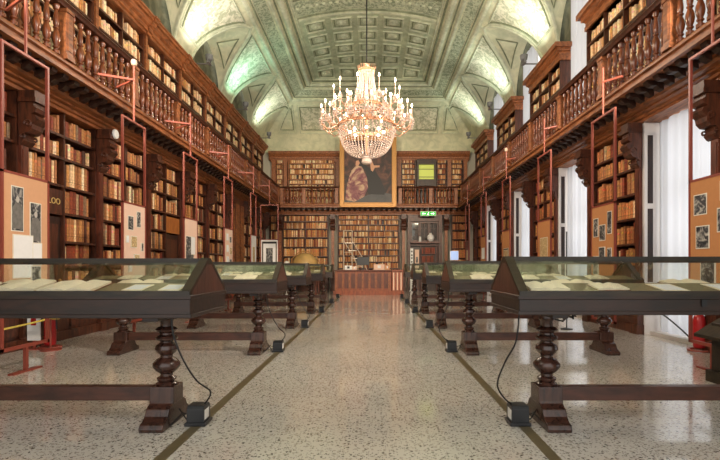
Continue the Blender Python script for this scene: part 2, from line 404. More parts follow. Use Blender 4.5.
for x0, x1 in ((-5.0, -4.1), (-3.85, -1.5), (-1.2, .8), (1.1, 3.45), (3.7, 4.6)):
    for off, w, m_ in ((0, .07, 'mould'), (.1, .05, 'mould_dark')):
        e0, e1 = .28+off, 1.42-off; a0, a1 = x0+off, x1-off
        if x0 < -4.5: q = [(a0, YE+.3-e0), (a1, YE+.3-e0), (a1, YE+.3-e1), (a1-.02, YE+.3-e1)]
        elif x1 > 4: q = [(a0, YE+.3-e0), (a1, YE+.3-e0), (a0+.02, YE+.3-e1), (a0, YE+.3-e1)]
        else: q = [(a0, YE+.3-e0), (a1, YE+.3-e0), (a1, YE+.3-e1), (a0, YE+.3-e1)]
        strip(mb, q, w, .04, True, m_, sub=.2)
mb.build('vault_mouldings', 'mould', ceiling, fix=False)
cb = MB()
for yb, w_, m_ in ((17.42, .14, 'mould'), (17.24, .06, 'mould_dark'), (16.1, .08, 'mould_dark'), (15.95, .14, 'mould'), (15.75, .05, 'mould_dark'), (5.4, .14, 'mould')):
    strip(cb, [(XC-2.5+i*.25, yb) for i in range(21)], w_, .05, m=m_)
for q in range(22):
    x = XC-2.42+q*.23; cb.lathe([(.07, .02), (.06, -.03), (.01, -.05)], x, 16.65, zmain(x, 16.65), 8, 'mould')
for o_, w_, m_ in ((0, .12, 'mould'), (.2, .06, 'mould_dark'), (.5, .08, 'mould')):
    strip(cb, [(XC-2.2+o_, 6+o_), (XC+2.2-o_, 6+o_), (XC+2.2-o_, 15.3-o_), (XC-2.2+o_, 15.3-o_)], w_, .05, True, m_)
y = 18.08
while y < 22.5:
    for i in range(-2, 3):
        x = XC+i*.98
        if abs(i) == 2 or True:
            s_ = .36
            strip(cb, [(x-s_, y-s_), (x+s_, y-s_), (x+s_, y+s_), (x-s_, y+s_)], .07, .05, True, 'mould', sub=.4)
            strip(cb, [(x-s_+.09, y-s_+.09), (x+s_-.09, y-s_+.09), (x+s_-.09, y+s_-.09), (x-s_+.09, y+s_-.09)], .06, .03, True, 'mould_dark', sub=.4)
            z = zmain(x, y)
            cb.lathe([(.2, .02), (.19, -.03), (.13, -.05), (.08, -.03), (.06, -.06), (.01, -.08)], x, y, z, 10, 'mould')
    y += 1.06
cb.build('coffers', 'mould', ceiling, fix=False)

# ------------------------------------------------------------------ gallery
GP = [(WD, 4.05), (-.05, 4.05), (-.05, 4.1), (-.1, 4.11), (-.12, 4.15), (-.2, 4.16), (-.2, 4.19), (-.3, 4.21), (-.33, 4.25), (-.4, 4.26), (-.4, 4.36), (-.7, 4.36), (-.7, 4.345),
      (-.77, 4.345), (-.77, 4.40), (-.745, 4.405), (-.755, 4.44), (-.80, 4.455), (-.80, 4.485), (-.765, 4.495), (-.75, 4.54), (-.72, 4.565), (-.6, 4.57), (-.58, 4.5), (WD, 4.5)]
def gallery(fr, u0, u1, name):
    g = empty(name, fr.p(u0, 0, 4.05), kind='structure')
    MB().prism(GP, u0, u1, fr=fr).build('cornice', 'wood_fascia', g)
    b = MB(); u = u0+.14
    mp = [(-.4, 4.2), (-.46, 4.22), (-.52, 4.27), (-.6, 4.27), (-.66, 4.3), (-.68, 4.352), (-.4, 4.352)]
    b.box(u0, u1, -.42, -.34, 4.27, 4.358, fr=fr)
    while u < u1: b.prism(mp, u-.065, u+.065, fr=fr); u += .28
    b.build('modillions', 'wood_dark', g)
    return g
GL = gallery(LF, Y0, YE-.76, 'gallery_left'); GR = gallery(RF, Y0, YE-.76, 'gallery_right'); GE = gallery(EF, XC-HALF, XC+HALF, 'gallery_end')

BALP = [(.052, 0), (.052, .05), (.03, .06), (.03, .08), (.048, .1), (.048, .115), (.034, .13), (.052, .18), (.062, .24), (.056, .3), (.036, .36), (.03, .38), (.046, .395), (.046, .41), (.03, .425), (.04, .45), (.044, .5), (.036, .58), (.028, .64), (.026, .67), (.042, .685), (.042, .7), (.05, .715), (.05, .76)]
bal0 = MB().lathe(BALP, 0, 0, 0, 10).build('baluster', 'wood_bal', smooth=True)
balmesh = bal0.data; bpy.data.objects.remove(bal0)
def balustrade(fr, peds, u0, u1, label, n=9, gap=None):
    t = empty('balustrade', fr.p(u0, -.69, 4.56), label, 'balustrade')
    o = wloc(t)
    rp = [(-.78, 5.33), (-.8, 5.36), (-.77, 5.385), (-.8, 5.41), (-.78, 5.44), (-.6, 5.44), (-.58, 5.41), (-.61, 5.385), (-.58, 5.36), (-.6, 5.33)]
    segs = [(u0, u1)] if not gap else [(u0, gap[0]), (gap[1], u1)]
    for a, b_ in segs: MB().prism(rp, a, b_, fr=fr).build('handrail', 'wood_case', t)
    for p in peds:
        b = MB(); b.box(p-.085, p+.085, -.775, -.605, 4.545, 5.335, fr=fr)
        b.box(p-.05, p+.05, -.785, -.77, 4.68, 5.25, fr=fr); b.box(p-.1, p+.1, -.8, -.6, 4.545, 4.62, fr=fr); b.box(p-.1, p+.1, -.795, -.6, 5.28, 5.335, fr=fr)
        b.build('pedestal', 'wood_fascia', t)
    for a, b_ in zip(peds, peds[1:]):
        for i in range(n):
            u = a+(b_-a)*(i+.9)/(n+.8)
            if gap and gap[0]-.1 < u < gap[1]+.1: continue
            if u < 3.3 and fr is not EF: continue
            c = bpy.data.objects.new('baluster', balmesh); COL.objects.link(c); c.parent = t; c.location = fr.p(u, -.69, 4.57)-o
    return t
balustrade(LF, [p-.02 for p in PL if p > 0], Y0, YE-.8, 'turned walnut balustrade of the gallery along the left wall')
balustrade(RF, [p for p in PR if p > 0], Y0, YE-.8, 'turned walnut balustrade of the gallery along the right wall')
balustrade(EF, [XC-4.5, -3.55, -1.86, 1.42, 3.0, XC+4.5], XC-4.6, XC+4.6, 'balustrade across the end wall, broken by the big gilt painting', gap=(-1.7, 1.25), n=7)

# ------------------------------------------------------------------ bookcases and books
BOOKS = []
PAL = {'tan': (176, 122, 76), 'dark brown': (84, 44, 26), 'cream': (226, 200, 156), 'red-brown': (132, 62, 36), 'ochre': (196, 146, 86), 'grey-brown': (124, 100, 76), 'pale': (244, 226, 190), 'dull orange': (194, 128, 78)}
WL = ['tan']*8+['dark brown']*3+['cream']*4+['red-brown']*5+['ochre']*4+['grey-brown']*2+['pale']*1
WR = ['dull orange']*6+['tan']*5+['ochre']*6+['red-brown']*3+['cream']*1
WU = ['cream']*6+['pale']*6+['ochre']*5+['tan']*3
WE = ['tan']*5+['cream']*4+['ochre']*5+['red-brown']*3+['pale']*2
rb = random.Random(11)
def fill(fr, u0, u1, z, top, pal, w0, info, tmin=.045, tmax=.105, dense=1.0):
    u = u0+.012; rowh = top-z; n = 0; hb = rb.uniform(.74, .93)
    while True:
        t = rb.uniform(tmin, tmax)
        if fr is EF: hb = max(hb, .84)
        if u+t > u1-.01: break
        if rb.random() < .04*dense and u1-u > .3: u += rb.uniform(.05, .14); hb = rb.uniform(.7, .94); continue
        if rb.random() < .15: hb = rb.uniform(.7, .94)
        h = rowh*min(.96, hb+rb.uniform(-.06, .06)*(.4 if fr is EF else 1)); cn = rb.choice(pal)
        BOOKS.append(dict(fr=fr, u=u, t=t, z=z, h=h, w=w0+rb.uniform(0, .035), d=.2, c=cn, info=info, n=n, tilt=0)); n += 1
        u += t+.002
def book_geo(mb, b):
    fr = b['fr']; u0, u1 = b['u'], b['u']+b['t']; w0 = b['w']; w1 = w0+b['d']; z0, z1 = b['z'], b['z']+b['h']; t = b['t']
    base = lin(PAL[b['c']]); k = b.get('k') or rb.uniform(.78, 1.22); b['k'] = k; c = tuple(min(1, x*k*q) for x, q in zip(base, (1.12, 1.0, .96))); dk = tuple(x*.5 for x in c)
    pr = [(u0, w0+.014), (u0+t*.25, w0+.003), (u0+t*.75, w0+.003), (u1, w0+.014), (u1, w1), (u0, w1)]
    P = lambda z: [fr.p(u, w, z) for u, w in pr]
    lev = [z0, z0+b['h']*.22, z0+b['h']*.25, z0+b['h']*.62, z0+b['h']*.74, z1]
    cols = [c, dk, c, tuple(min(1, x*rb.choice((.7, 1.25, 1, 1, 1))) for x in c), c]
    vs = []
    for z in lev: vs += P(z)
    for j in range(5):
        mb.add([v for v in vs[j*6:(j+2)*6]], [(i, (i+1) % 6, 6+(i+1) % 6, 6+i) for i in range(6)], None, cols[j])
    mb.add(vs[:6], [(5, 4, 3, 2, 1, 0)], None, c); mb.add(vs[-6:], [tuple(range(6))], None, tuple(x*.7+.1 for x in c))
def bookcase(fr, u0, u1, zs, top, pal, label, group=None, cols=2, w=0, base=True, depth=None, special=None, where='', m='wood_case', tmin=.045, tmax=.105, name='bookcase', books=True):
    depth = depth or WD-.02
    t = empty(name, fr.p((u0+u1)/2, depth/2+w, zs[0] if not base else 0), label, 'bookcase', group)
    z0 = 0 if base else zs[0]-.08
    part('back_panel', 'wood_dark', t, (u0+.03, u1-.03, depth-.025+w, depth+w, z0+.02, top), fr=fr)
    part('side_panel', m, t, (u0, u0+.04, w, depth+w, z0, top), fr=fr)
    part('side_panel', m, t, (u1-.04, u1, w, depth+w, z0, top), fr=fr)
    cw = (u1-u0-.08)/cols
    for c in range(1, cols):
        x = u0+.04+cw*c; part('divider', m, t, (x-.02, x+.02, w+.005, depth-.026+w, zs[0], top), fr=fr)
    for i, z in enumerate(zs):
        if special and z < special[1]:
            a, b_ = (u0+.04+cw, u1-.04) if special[0] == 0 else (u0+.04, u0+.04+cw)
        else: a, b_ = u0+.04, u1-.04
        part('shelf', m, t, (a, b_, w+.01, depth-.026+w, z-.03, z), (a, b_, w+.0, w+.02, z-.045, z-.002), fr=fr)
        nz = zs[i+1]-.03 if i+1 < len(zs) else top-.01
        if books:
            for c in range(cols):
                if special and c == special[0] and z < special[1]: continue
                fill(fr, u0+.04+cw*c+.02, u0+.04+cw*(c+1)-.02, z, nz, pal, w+.05, (where, len(zs)-i, c, cols), tmin, tmax)
    if base:
        part('base_cabinet', m, t, (u0, u1, w-.05, depth-.03+w, .0, .84), (u0, u1, w-.09, w-.04, 0, .16), (u0, u1, w-.09, w, .8, .86), fr=fr)
        for c in range(cols):
            a, b_ = u0+.1+cw*c, u0-.02+cw*(c+1)
            if special and c == special[0]: continue
            dr = part('door', m, t, (a, b_, w-.068, w-.045, .22, .75), (a+.1, b_-.1, w-.08, w-.06, .32, .65), fr=fr)
    return t
def pilaster(fr, u, label, proj=.055, corbel=True, group='carved pilasters with scroll corbels', z1=4.06):
    t = empty('pilaster', fr.p(u, 0, 0), label, 'pilaster')
    b = MB(); b.box(u-.08, u+.08, -proj, .04, .9, z1-.02, fr=fr); b.box(u-.055, u+.055, -proj-.012, -proj+.01, 1.1, 3.15, fr=fr)
    b.build('shaft', 'wood_fascia' if fr is EF else 'wood_red', t)  # brighter wood on the end wall puts its warm light into the colour
    part('pedestal', 'wood_case', t, (u-.12, u+.12, -proj-.06, .04, 0, .9), (u-.14, u+.14, -proj-.09, .03, 0, .18), (u-.14, u+.14, -proj-.09, .03, .82, .9), fr=fr)
    if corbel:
        cp = [(-proj, 3.2), (-.09, 3.22), (-.13, 3.27), (-.1, 3.33), (-.11, 3.38), (-.19, 3.39), (-.25, 3.45), (-.26, 3.52), (-.3, 3.56), (-.33, 3.6), (-.3, 3.66), (-.24, 3.68), (-.3, 3.71), (-.32, 3.77), (-.28, 3.8), (-.28, 3.86), (-.32, 3.88), (-.3, 3.92), (-.3, 4.1), (-.33, 4.12), (-.33, 4.2), (-proj, 4.2)]
        cp = [(w_, z_ if z_ < 4.05 else 4.049+(z_-4.1)*.0) for w_, z_ in cp[:-3]]+[(-.3, 4.049), (-.04, 4.049)]
        c = MB().prism(cp, u-.13, u+.13, fr=fr)
        for s in (-1, 1):
            for w_, z_, r in ((-.2, 3.52, .07), (-.12, 3.32, .045)):
                pts = [fr.p(u+s*.135, w_+r*math.cos(a*.7)*(1-a/12), z_+r*math.sin(a*.7)*(1-a/12)) for a in range(10)]
                c.tube(pts, .016, 5)
        c.box(u-.16, u+.16, -.33, -.05, 3.86, 3.93, fr=fr)
        c.build('corbel', 'wood_case', t, bevel=.006)
    return t
wallname = {'L': 'left', 'R': 'right'}
kk = 0
for i in range(2, 12):                                # left lower bookcases
    a, b_ = PL[i]+.07, PL[i+1]-.07
    if a < 4.5: continue
    if i == 9:                                        # plain panelled enclosure
        t = empty('panelled_enclosure', LF.p(PL[i]+1, 0, 0), 'tall plain wooden panelling between the bookcases on the left wall', 'panelling')
        part('panel_wall', 'wood_red', t, (a, b_, -.12, WD-.01, 0, 4.04), fr=LF)
        for q in range(3):
            w_ = (b_-a)/3; part('panel', 'wood_fascia', t, (a+w_*q+.08, a+w_*(q+1)-.08, -.14, -.1, 1, 3.8), (a+w_*q+.08, a+w_*(q+1)-.08, -.14, -.1, .15, .8), fr=LF)
        kk += 1; continue
    sp = {4: (0, 2.7), 6: (1, 2.6)}.get(i)
    nm = 'left wall bookcase ' + ORD[kk]
    where = '%s left wall bookcase' % ('nearest' if kk == 0 else ORD[kk])
    t = bookcase(LF, a, b_, ZS, ZTOP, WL, ('nearest' if kk == 0 else ORD[kk])+' tall walnut bookcase on the left wall'+(', with a door in its lower half' if sp else ''), cols=2, special=sp, where=where)
    if sp:
        cw = (b_-a-.08)/2; x0 = a+.04+cw*sp[0]; x1 = x0+cw
        d = part('door', 'wood_dark', t, (x0+.03, x1-.03, .06, .1, .02, 2.18), fr=LF)
        part('door_panel', 'wood_case', d, (x0+.12, x1-.12, .045, .065, .3, 1.0), (x0+.12, x1-.12, .045, .065, 1.15, 2.05), fr=LF)
        MB().ball(LF.p(x1-.09, .03, 1.05), .03).build('door_knob', 'gold', d)
        part('header_panel', 'wood_orange' if sp[0] else 'wood_case', t, (x0+.02, x1-.02, .02, .06, 2.22, 2.66), fr=LF)
        if sp[0] == 0:
            cu = bpy.data.curves.new('lettering', 'FONT'); cu.body = 'NLOO'; cu.size = .15; cu.extrude = .004; cu.align_x = 'RIGHT'
            tmp = bpy.data.objects.new('tmp', cu); COL.objects.link(tmp); bpy.context.view_layer.update(); lm = bpy.data.meshes.new_from_object(tmp); bpy.data.objects.remove(tmp); lm.materials.clear(); lm.materials.append(M['gold_letter'])
            o = bpy.data.objects.new('gilt_lettering', lm); COL.objects.link(o); o.parent = t
            o.location = LF.p(x1-.1, .012, 2.4)-wloc(t); o.rotation_euler = (PI/2, 0, PI/2)
    kk += 1
pk = 0
for i in range(3, 13):
    if PL[i] > YE-.7: continue
    pilaster(LF, PL[i], '%s carved pilaster from the camera on the left wall, under the gallery' % ('nearest' if pk == 0 else ORD[pk])); pk += 1
kk = 0; cur = 0
CUR = []
for i in range(2, 12):                                # right lower bays
    a, b_ = PR[i]+.07, PR[i+1]-.07
    if i % 2 == 0: CUR.append((PR[i]+PR[i+1])/2)
    elif a > 4.5:
        where = '%s right wall bookcase' % ORD[kk]
        bookcase(RF, a, b_, ZS, ZTOP, WR, ORD[kk]+' walnut bookcase from the camera between the windows of the right wall', cols=2, where=where, m='wood_case'); kk += 1
bookcase(RF, PR[12]+.1, YE-.78, ZS, ZTOP, WR, 'narrow walnut bookcase at the far end of the right wall', cols=1, where='last narrow bookcase on the right wall')
pk = 0
for i in range(2, 13):
    if PR[i] < 4.9: continue
    pilaster(RF, PR[i], '%s carved pilaster from the camera on the right wall, beside a window' % ('nearest' if pk == 0 else ORD[pk])); pk += 1
# window jambs, plinth and curtains
def curtain(fr, u0, u1, w, z0, z1, label, group=None, amp=.05, n=90, seed=0):
    rr = random.Random(seed); ph = [rr.uniform(0, 6) for _ in range(4)]
    vs = []; 
    for j in range(9):
        z = z0+(z1-z0)*j/8
        for i in range(n+1):
            u = u0+(u1-u0)*i/n; s = (u-u0)/(u1-u0)
            f = math.sin(s*38+ph[0])*.55+math.sin(s*61+ph[1])*.3+math.sin(s*17+ph[2]+.3*j/8)*.5
            vs.append(fr.p(u, w+amp*f*(1-.35*(j/8)), z))
    fs = [(j*(n+1)+i, j*(n+1)+i+1, (j+1)*(n+1)+i+1, (j+1)*(n+1)+i) for j in range(8) for i in range(n)]
    m_ = MB().add(vs, fs); o = m_.build('curtain', 'curtain', smooth=True, loc=fr.p((u0+u1)/2, w, z0), fix=False)
    tag(o, label, 'curtain'); return o
for i, c in enumerate(CUR):
    q = ['nearest', 'second', 'third', 'fourth', 'fifth'][i]
    if i: curtain(RF, c-.86, c+.86, .25, .08, 4.03, 'tall white curtain in the %s lower window from the camera, right wall' % ['', 'nearest', 'second', 'third', 'farthest'][i], seed=i)
    if i == 0: continue
    j = empty('window_jamb', RF.p(c+.9, .1, 0), 'pale window surround beside the %s white lower curtain on the right wall' % ['', 'nearest', 'second', 'third', 'farthest'][i], 'window surround')
    part('jamb', 'white_paint', j, (c+.9, c+.985, 0, WD-.01, .0, 4.04), fr=RF)
    part('jamb', 'white_paint', j, (c-.985, c-.9, 0, WD-.01, .0, 4.04), fr=RF)
    part('pane_inset', 'wood_dark', j, (c+.893, c+.9, .06, .16, 2.5, 3.8), (c+.893, c+.9, .06, .16, 1, 2.4), fr=RF)
    part('sill', 'white_paint', j, (c-.94, c+.94, .1, WD-.01, 0, .07), fr=RF)
    if i: curtain(RF, c-.72, c+.72, .27, 4.72, 8.85, 'pleated white blind in the %s upper window above the right gallery' % ['', 'nearest', 'second', 'third', 'fourth'][i], amp=.018, seed=20+i)

# upper bookcases
ZU = [4.62, 5.02, 5.42, 5.82, 6.24, 6.64]
CP = [(WD-.01, 7.0), (.02, 7.0), (.02, 7.06), (-.02, 7.08), (-.02, 7.18), (-.08, 7.22), (-.12, 7.3), (-.17, 7.32), (-.17, 7.38), (-.2, 7.4), (-.2, 7.44), (WD-.01, 7.44)]
for i in range(3, 12):
    a, b_ = PL[i]+.05, PL[i+1]-.05
    q = ORD[i-3]
    t = bookcase(LF, a, b_, ZU, 7.0, WU, q+' upper walnut bookcase from the camera behind the left gallery balustrade', cols=2, w=.06, base=False, depth=WD-.08, where=q+' upper bookcase on the left gallery', tmin=.035, tmax=.075, name='gallery_bookcase')
    MB().prism([(w_-(.03 if w_ < .3 else 0), z_) for w_, z_ in CP], PL[i]-.1+.2, PL[i+1]-.1, fr=LF).build('cornice', 'wood_fascia', t)
    b = MB(); b.box(PL[i]-.05, PL[i]+.05, .02, WD-.02, 4.52, 7.0, fr=LF); b.prism([(w_-(.07 if w_ < .3 else 0), z_) for w_, z_ in CP], PL[i]-.1, PL[i]+.1, fr=LF); b.build('pilaster_strip', 'wood_fascia', t)
for i, c in enumerate((6.15, 10.35, 14.55, 18.75, 22.95)):
    q = ['nearest', 'second', 'third', 'fourth', 'last'][i]
    a, b_ = c-1.28, c+1.28
    t = bookcase(RF, a, b_, ZU, 7.0, WU, q+' free-standing upper bookcase from the camera on the right gallery', cols=3, w=.0, base=False, depth=WD-.02, where=q+' upper bookcase on the right gallery', tmin=.035, tmax=.075, name='gallery_bookcase')
    b = MB().prism(CP, a-.02, b_+.02, fr=RF)
    b.box(a-.1, b_+.1, -.1, WD-.01, 7.24, 7.32, fr=RF); b.box(a-.17, b_+.17, -.19, WD-.01, 7.32, 7.445, fr=RF); b.box(a-.05, b_+.05, -.03, WD-.01, 7.0, 7.1, fr=RF)
    b.build('cornice', 'wood_fascia', t)
ZUE = [4.62, 5.02, 5.4, 5.72, 5.97, 6.25, 6.55, 6.82]
EU = [(-5.2, -4.78, 1), (-4.52, -2.0, 2), (-1.75, 1.3, 2), (1.52, 2.32, 1), (3.42, 4.0, 1), (4.18, 4.85, 1)]
nmz = ['far left', 'left', 'middle', 'right-centre', 'right', 'far right']
for (a, b_, cn), q in zip(EU, nmz):
    bookcase(EF, a, b_, ZUE, 7.05, WU if a < 1 else WE, q+' upper bookcase on the end wall gallery', cols=cn, w=.06, base=False, depth=WD-.06, where=q+' upper end bookcase', tmin=.03, tmax=.055, name='gallery_bookcase', m='wood_fascia' if a < 1 else 'wood_case')
t = empty('entablature', EF.p(0, 0, 7.0), 'wooden cornice with pilasters above the end wall gallery bookcases', 'cornice')
MB().prism([(w_+(.06 if w_ < .3 else 0), z_-.025) for w_, z_ in CP], XC-HALF+.02, XC+HALF-.02, fr=EF).build('cornice', 'wood_fascia', t)
ups = [-5.3, -4.65, -1.87, 1.41, 4.09, 4.95]
for u in ups: part('pilaster_strip', 'wood_fascia', t, (u-.09, u+.09, .0, .3, 4.51, 7.02), (u-.12, u+.12, -.02, .3, 6.85, 7.02), fr=EF)
n = empty('niche_window', EF.p(2.87, .1, 4.6), 'small dark wooden niche with a glowing yellow-green window above the exit door', 'niche')
part('surround', 'wood_dark', n, (2.36, 2.46, .02, .3, 4.51, 7.02), (3.28, 3.38, .02, .3, 4.51, 7.02), (2.46, 3.28, .02, .3, 6.75, 7.02), (2.46, 3.28, .02, .3, 5.6, 5.95), (2.46, 3.28, .2, .3, 4.51, 5.6), fr=EF)
part('lit_pane', 'lit_window', n, (2.46, 3.28, .2, .22, 5.95, 6.75), fr=EF)
part('glazing_bar', 'wood_dark', n, (2.46, 3.28, .17, .2, 6.08, 6.11), (2.46, 3.28, .17, .2, 6.5, 6.53), fr=EF)

# end wall lower
def ebay(a, b_, zs, q, cols, pal=WE, tm=(.035, .065)):
    return bookcase(EF, a, b_, zs, ZTOP, pal, q, cols=cols, where=q.replace(' walnut', ''), tmin=tm[0], tmax=tm[1])
ebay(-5.5, -5.02, ZS, 'narrow walnut bookcase in the far left corner', 1)
ebay(-4.82, -2.36, [.88, 1.37, 1.85, 2.35, 2.87, 3.32, 3.72], 'wide walnut bookcase behind the globe on the end wall', 2)
ebay(-1.88, 1.46, [.88, 1.22, 1.56, 1.9, 2.22, 2.56, 2.9, 3.22, 3.54, 3.82], 'widest walnut bookcase behind the desk on the end wall', 2, WE, (.03, .055))
ebay(4.2, 5.1, ZS, 'darker walnut bookcase in the far right corner', 1, WR)
pilaster(EF, -4.92, 'plain pilaster left of the globe bookcase on the end wall', proj=.06)
pilaster(EF, -2.12, 'carved pilaster left of the desk bookcase on the end wall', proj=.08)
pilaster(EF, 1.64, 'carved pilaster between desk bookcase and exit door', proj=.08)
pilaster(EF, 3.9, 'carved pilaster right of the exit door on the end wall', proj=.08)
# door bay: glazed upper cabinet over an open recess
d = empty('glazed_doorway', EF.p(2.75, 0, 0), 'dark wooden doorway with glazed upper cupboard under the green exit sign', 'doorway')
part('surround', 'wood_case', d, (1.86, 2.02, -.02, .3, 0, 4.04), (3.5, 3.7, -.02, .3, 0, 4.04), (2.02, 3.5, -.02, .3, 3.7, 4.04), (2.02, 3.5, -.02, .3, 2.4, 2.6), fr=EF)
part('back_panel', 'wood_dark', d, (2.02, 3.5, .26, .33, .0, 3.72), fr=EF)
for a in (2.02, 2.51, 3.0):
    p = part('glazed_door', 'wood_case', d, (a+.01, a+.07, .03, .07, 2.62, 3.68), (a+.42, a+.48, .03, .07, 2.62, 3.68), (a+.07, a+.42, .03, .07, 2.62, 2.7), (a+.07, a+.42, .03, .07, 3.6, 3.68), (a+.235, a+.25, .04, .06, 2.7, 3.6), (a+.07, a+.42, .04, .06, 3.3, 3.32), fr=EF)
    part('pane', 'win_glass', p, (a+.06, a+.43, .048, .052, 2.69, 3.61), fr=EF)
part('shelf', 'wood_red', d, (2.55, 3.45, .05, .26, 1.95, 1.98), (2.55, 3.45, .05, .26, 1.5, 1.53), (2.55, 2.6, .05, .26, 0, 2.4), (3.4, 3.45, .05, .26, 0, 2.4), (2.55, 3.45, .05, .26, 1.0, 1.03), fr=EF)
for zz, tp in ((1.98, 2.38), (1.53, 1.93), (1.03, 1.48)): fill(EF, 2.62, 3.38, zz, tp, ['red-brown']*5+['dark brown'], .08, ('red shelf in the doorway', 1, 0, 1))
s = empty('exit_sign', (2.88, 24.9, 4.0), 'lit green emergency exit sign hanging over the doorway at the end', 'sign')
part('housing', 'white', s, (2.47, 3.29, 24.9, 24.96, 3.92, 4.16))
part('green_face', 'green_sign', s, (2.49, 3.27, 24.893, 24.9, 3.94, 4.14))
b = MB(); b.box(2.6, 2.74, 24.888, 24.893, 4.02, 4.06); b.add([(2.56, 24.89, 4.04), (2.62, 24.89, 4.1), (2.62, 24.89, 3.98)], [(0, 1, 2)]); b.box(3.02, 3.16, 24.888, 24.893, 4.02, 4.06); b.add([(3.2, 24.89, 4.04), (3.14, 24.89, 4.1), (3.14, 24.89, 3.98)], [(0, 1, 2)])
b.ball((2.9, 24.89, 4.1), .018, 8); b.bar((2.9, 24.89, 4.08), (2.86, 24.89, 4.02), .02); b.bar((2.86, 24.89, 4.02), (2.92, 24.89, 3.97), .014); b.bar((2.86, 24.89, 4.02), (2.82, 24.89, 3.97), .014)
b.build('white_arrows', 'white_sign', s); part('hanger', 'grey', s, (2.86, 2.9, 24.92, 24.94, 4.15, 4.36))
g = MB().lathe([(.04, 0), (.1, .02), (.18, .12), (.2, .22), (.17, .32), (.08, .39), (.06, .44), (.08, .46)], 3.05, YE-.05-.02+.0, 2.6, 16).build('round_vase', 'white', smooth=True, loc=(3.05, YE-.07, 2.6)); 
g.location.y = YE-.25
part('vase_ledge', 'wood_red', d, (2.02, 3.5, -.42, -.02, 2.52, 2.6), fr=EF)
tag(g, 'round white vase on the ledge below the glazed cupboard', 'vase')
g = MB().lathe([(.06, 0), (.08, .03), (.07, .2), (.05, .24), (.06, .27)], 2.5, YE-.25, 2.6, 12).build('jar', 'white', smooth=True, loc=(2.5, YE-.25, 2.6)); tag(g, 'small white jar left of the round vase', 'jar')
b = MB(); b.box(1.98, 2.14, YE-.24, YE-.2, .02, 2.25, 'white'); 
for zz in (1.5, 1.7, 1.85, 2.05): b.box(2.02, 2.1, YE-.245, YE-.239, zz, zz+.08, 'black')
b.box(1.95, 2.17, YE-.3, YE-.14, 0, .03, 'white'); g = b.build('banner', None, loc=(2.06, YE-.22, 0)); tag(g, 'narrow white banner with black blocks beside the exit doorway', 'banner')
b = MB(); b.box(2.2, 2.46, YE-.3, YE-.27, .0, 2.2, 'wood_case'); b.box(2.22, 2.44, YE-.306, YE-.3, 1.2, 2.18, 'cream'); b.box(2.28, 2.38, YE-.309, YE-.305, 1.5, 1.8, 'photo'); b.box(2.2, 2.46, YE-.38, YE-.14, 0, .04, 'wood_case')
g = b.build('poster_stand', None, loc=(2.33, YE-.28, 0)); tag(g, 'cream poster on a stand inside the exit doorway', 'poster')

# ------------------------------------------------------------------ books -> 300 individuals + one mesh of the rest
SX, SY = 372.7, 266.4
def px(v): return SX+480*v.x/max(v.y, .1), SY-480*(v.z-CAMZ)/max(v.y, .1)
PANELR = [(0, 48, 172, 262), (120, 147, 204, 262), (592, 615, 200, 262), (690, 720, 165, 262), (183, 199, 225, 262), (0, 18, 60, 262)]
for b in BOOKS:
    fr = b['fr']; q = [px(fr.p(u, b['w'], z)) for u in (b['u'], b['u']+b['t']) for z in (b['z'], b['z']+b['h'])]
    x0 = min(p[0] for p in q); x1 = max(p[0] for p in q); y0 = min(p[1] for p in q); y1 = max(p[1] for p in q)
    b['bb'] = (x0, x1, y0, y1)
    cx, cy = (x0+x1)/2, (y0+y1)/2
    vis = 0 < x0 and x1 < 720 and y0 > 0 and y1 < 266 and not any(a < cx < c_ and d_ < cy < e for a, c_, d_, e in PANELR) and b['info'][0] and b['z'] < 4.2 and fr is not EF
    b['s'] = (x1-x0)*(y1-y0) if vis else 0
BOOKS.sort(key=lambda b: -b['s'])
rest = MB()
for b in BOOKS[300:]: book_geo(rest, b)
o = rest.build('old_books', 'books', fix=False); tag(o, 'rows of old leather and vellum books filling the farther and upper shelves', 'books', kind='stuff')
rows = {}
for b in BOOKS: rows.setdefault((id(b['fr']), b['info'], ), []).append(b)
for b in BOOKS[:300]:
    row = sorted(rows[(id(b['fr']), b['info'])], key=lambda x: (x['bb'][0]+x['bb'][1]))
    n_ = row.index(b)
    m_ = MB(); book_geo(m_, b); fr = b['fr']
    o = m_.build('book', 'books', fix=False, loc=fr.p(b['u']+b['t']/2, b['w']+.1, b['z']))
    where, sh, c, cols = b['info']
    thick = 'thick ' if b['t'] > .085 else 'thin ' if b['t'] < .06 else ''
    half = '' if cols == 1 else (('near' if c == 0 else 'far')+' column of ')
    shn = ['top', 'second', 'third', 'fourth', 'fifth', 'sixth', 'seventh'][sh-1]+' shelf'
    tag(o, '%s%s book, %s from left, %s, %s%s' % (thick, b['c'], ORD[n_], shn, half, where), 'book', 'old books on the tall wall shelves')

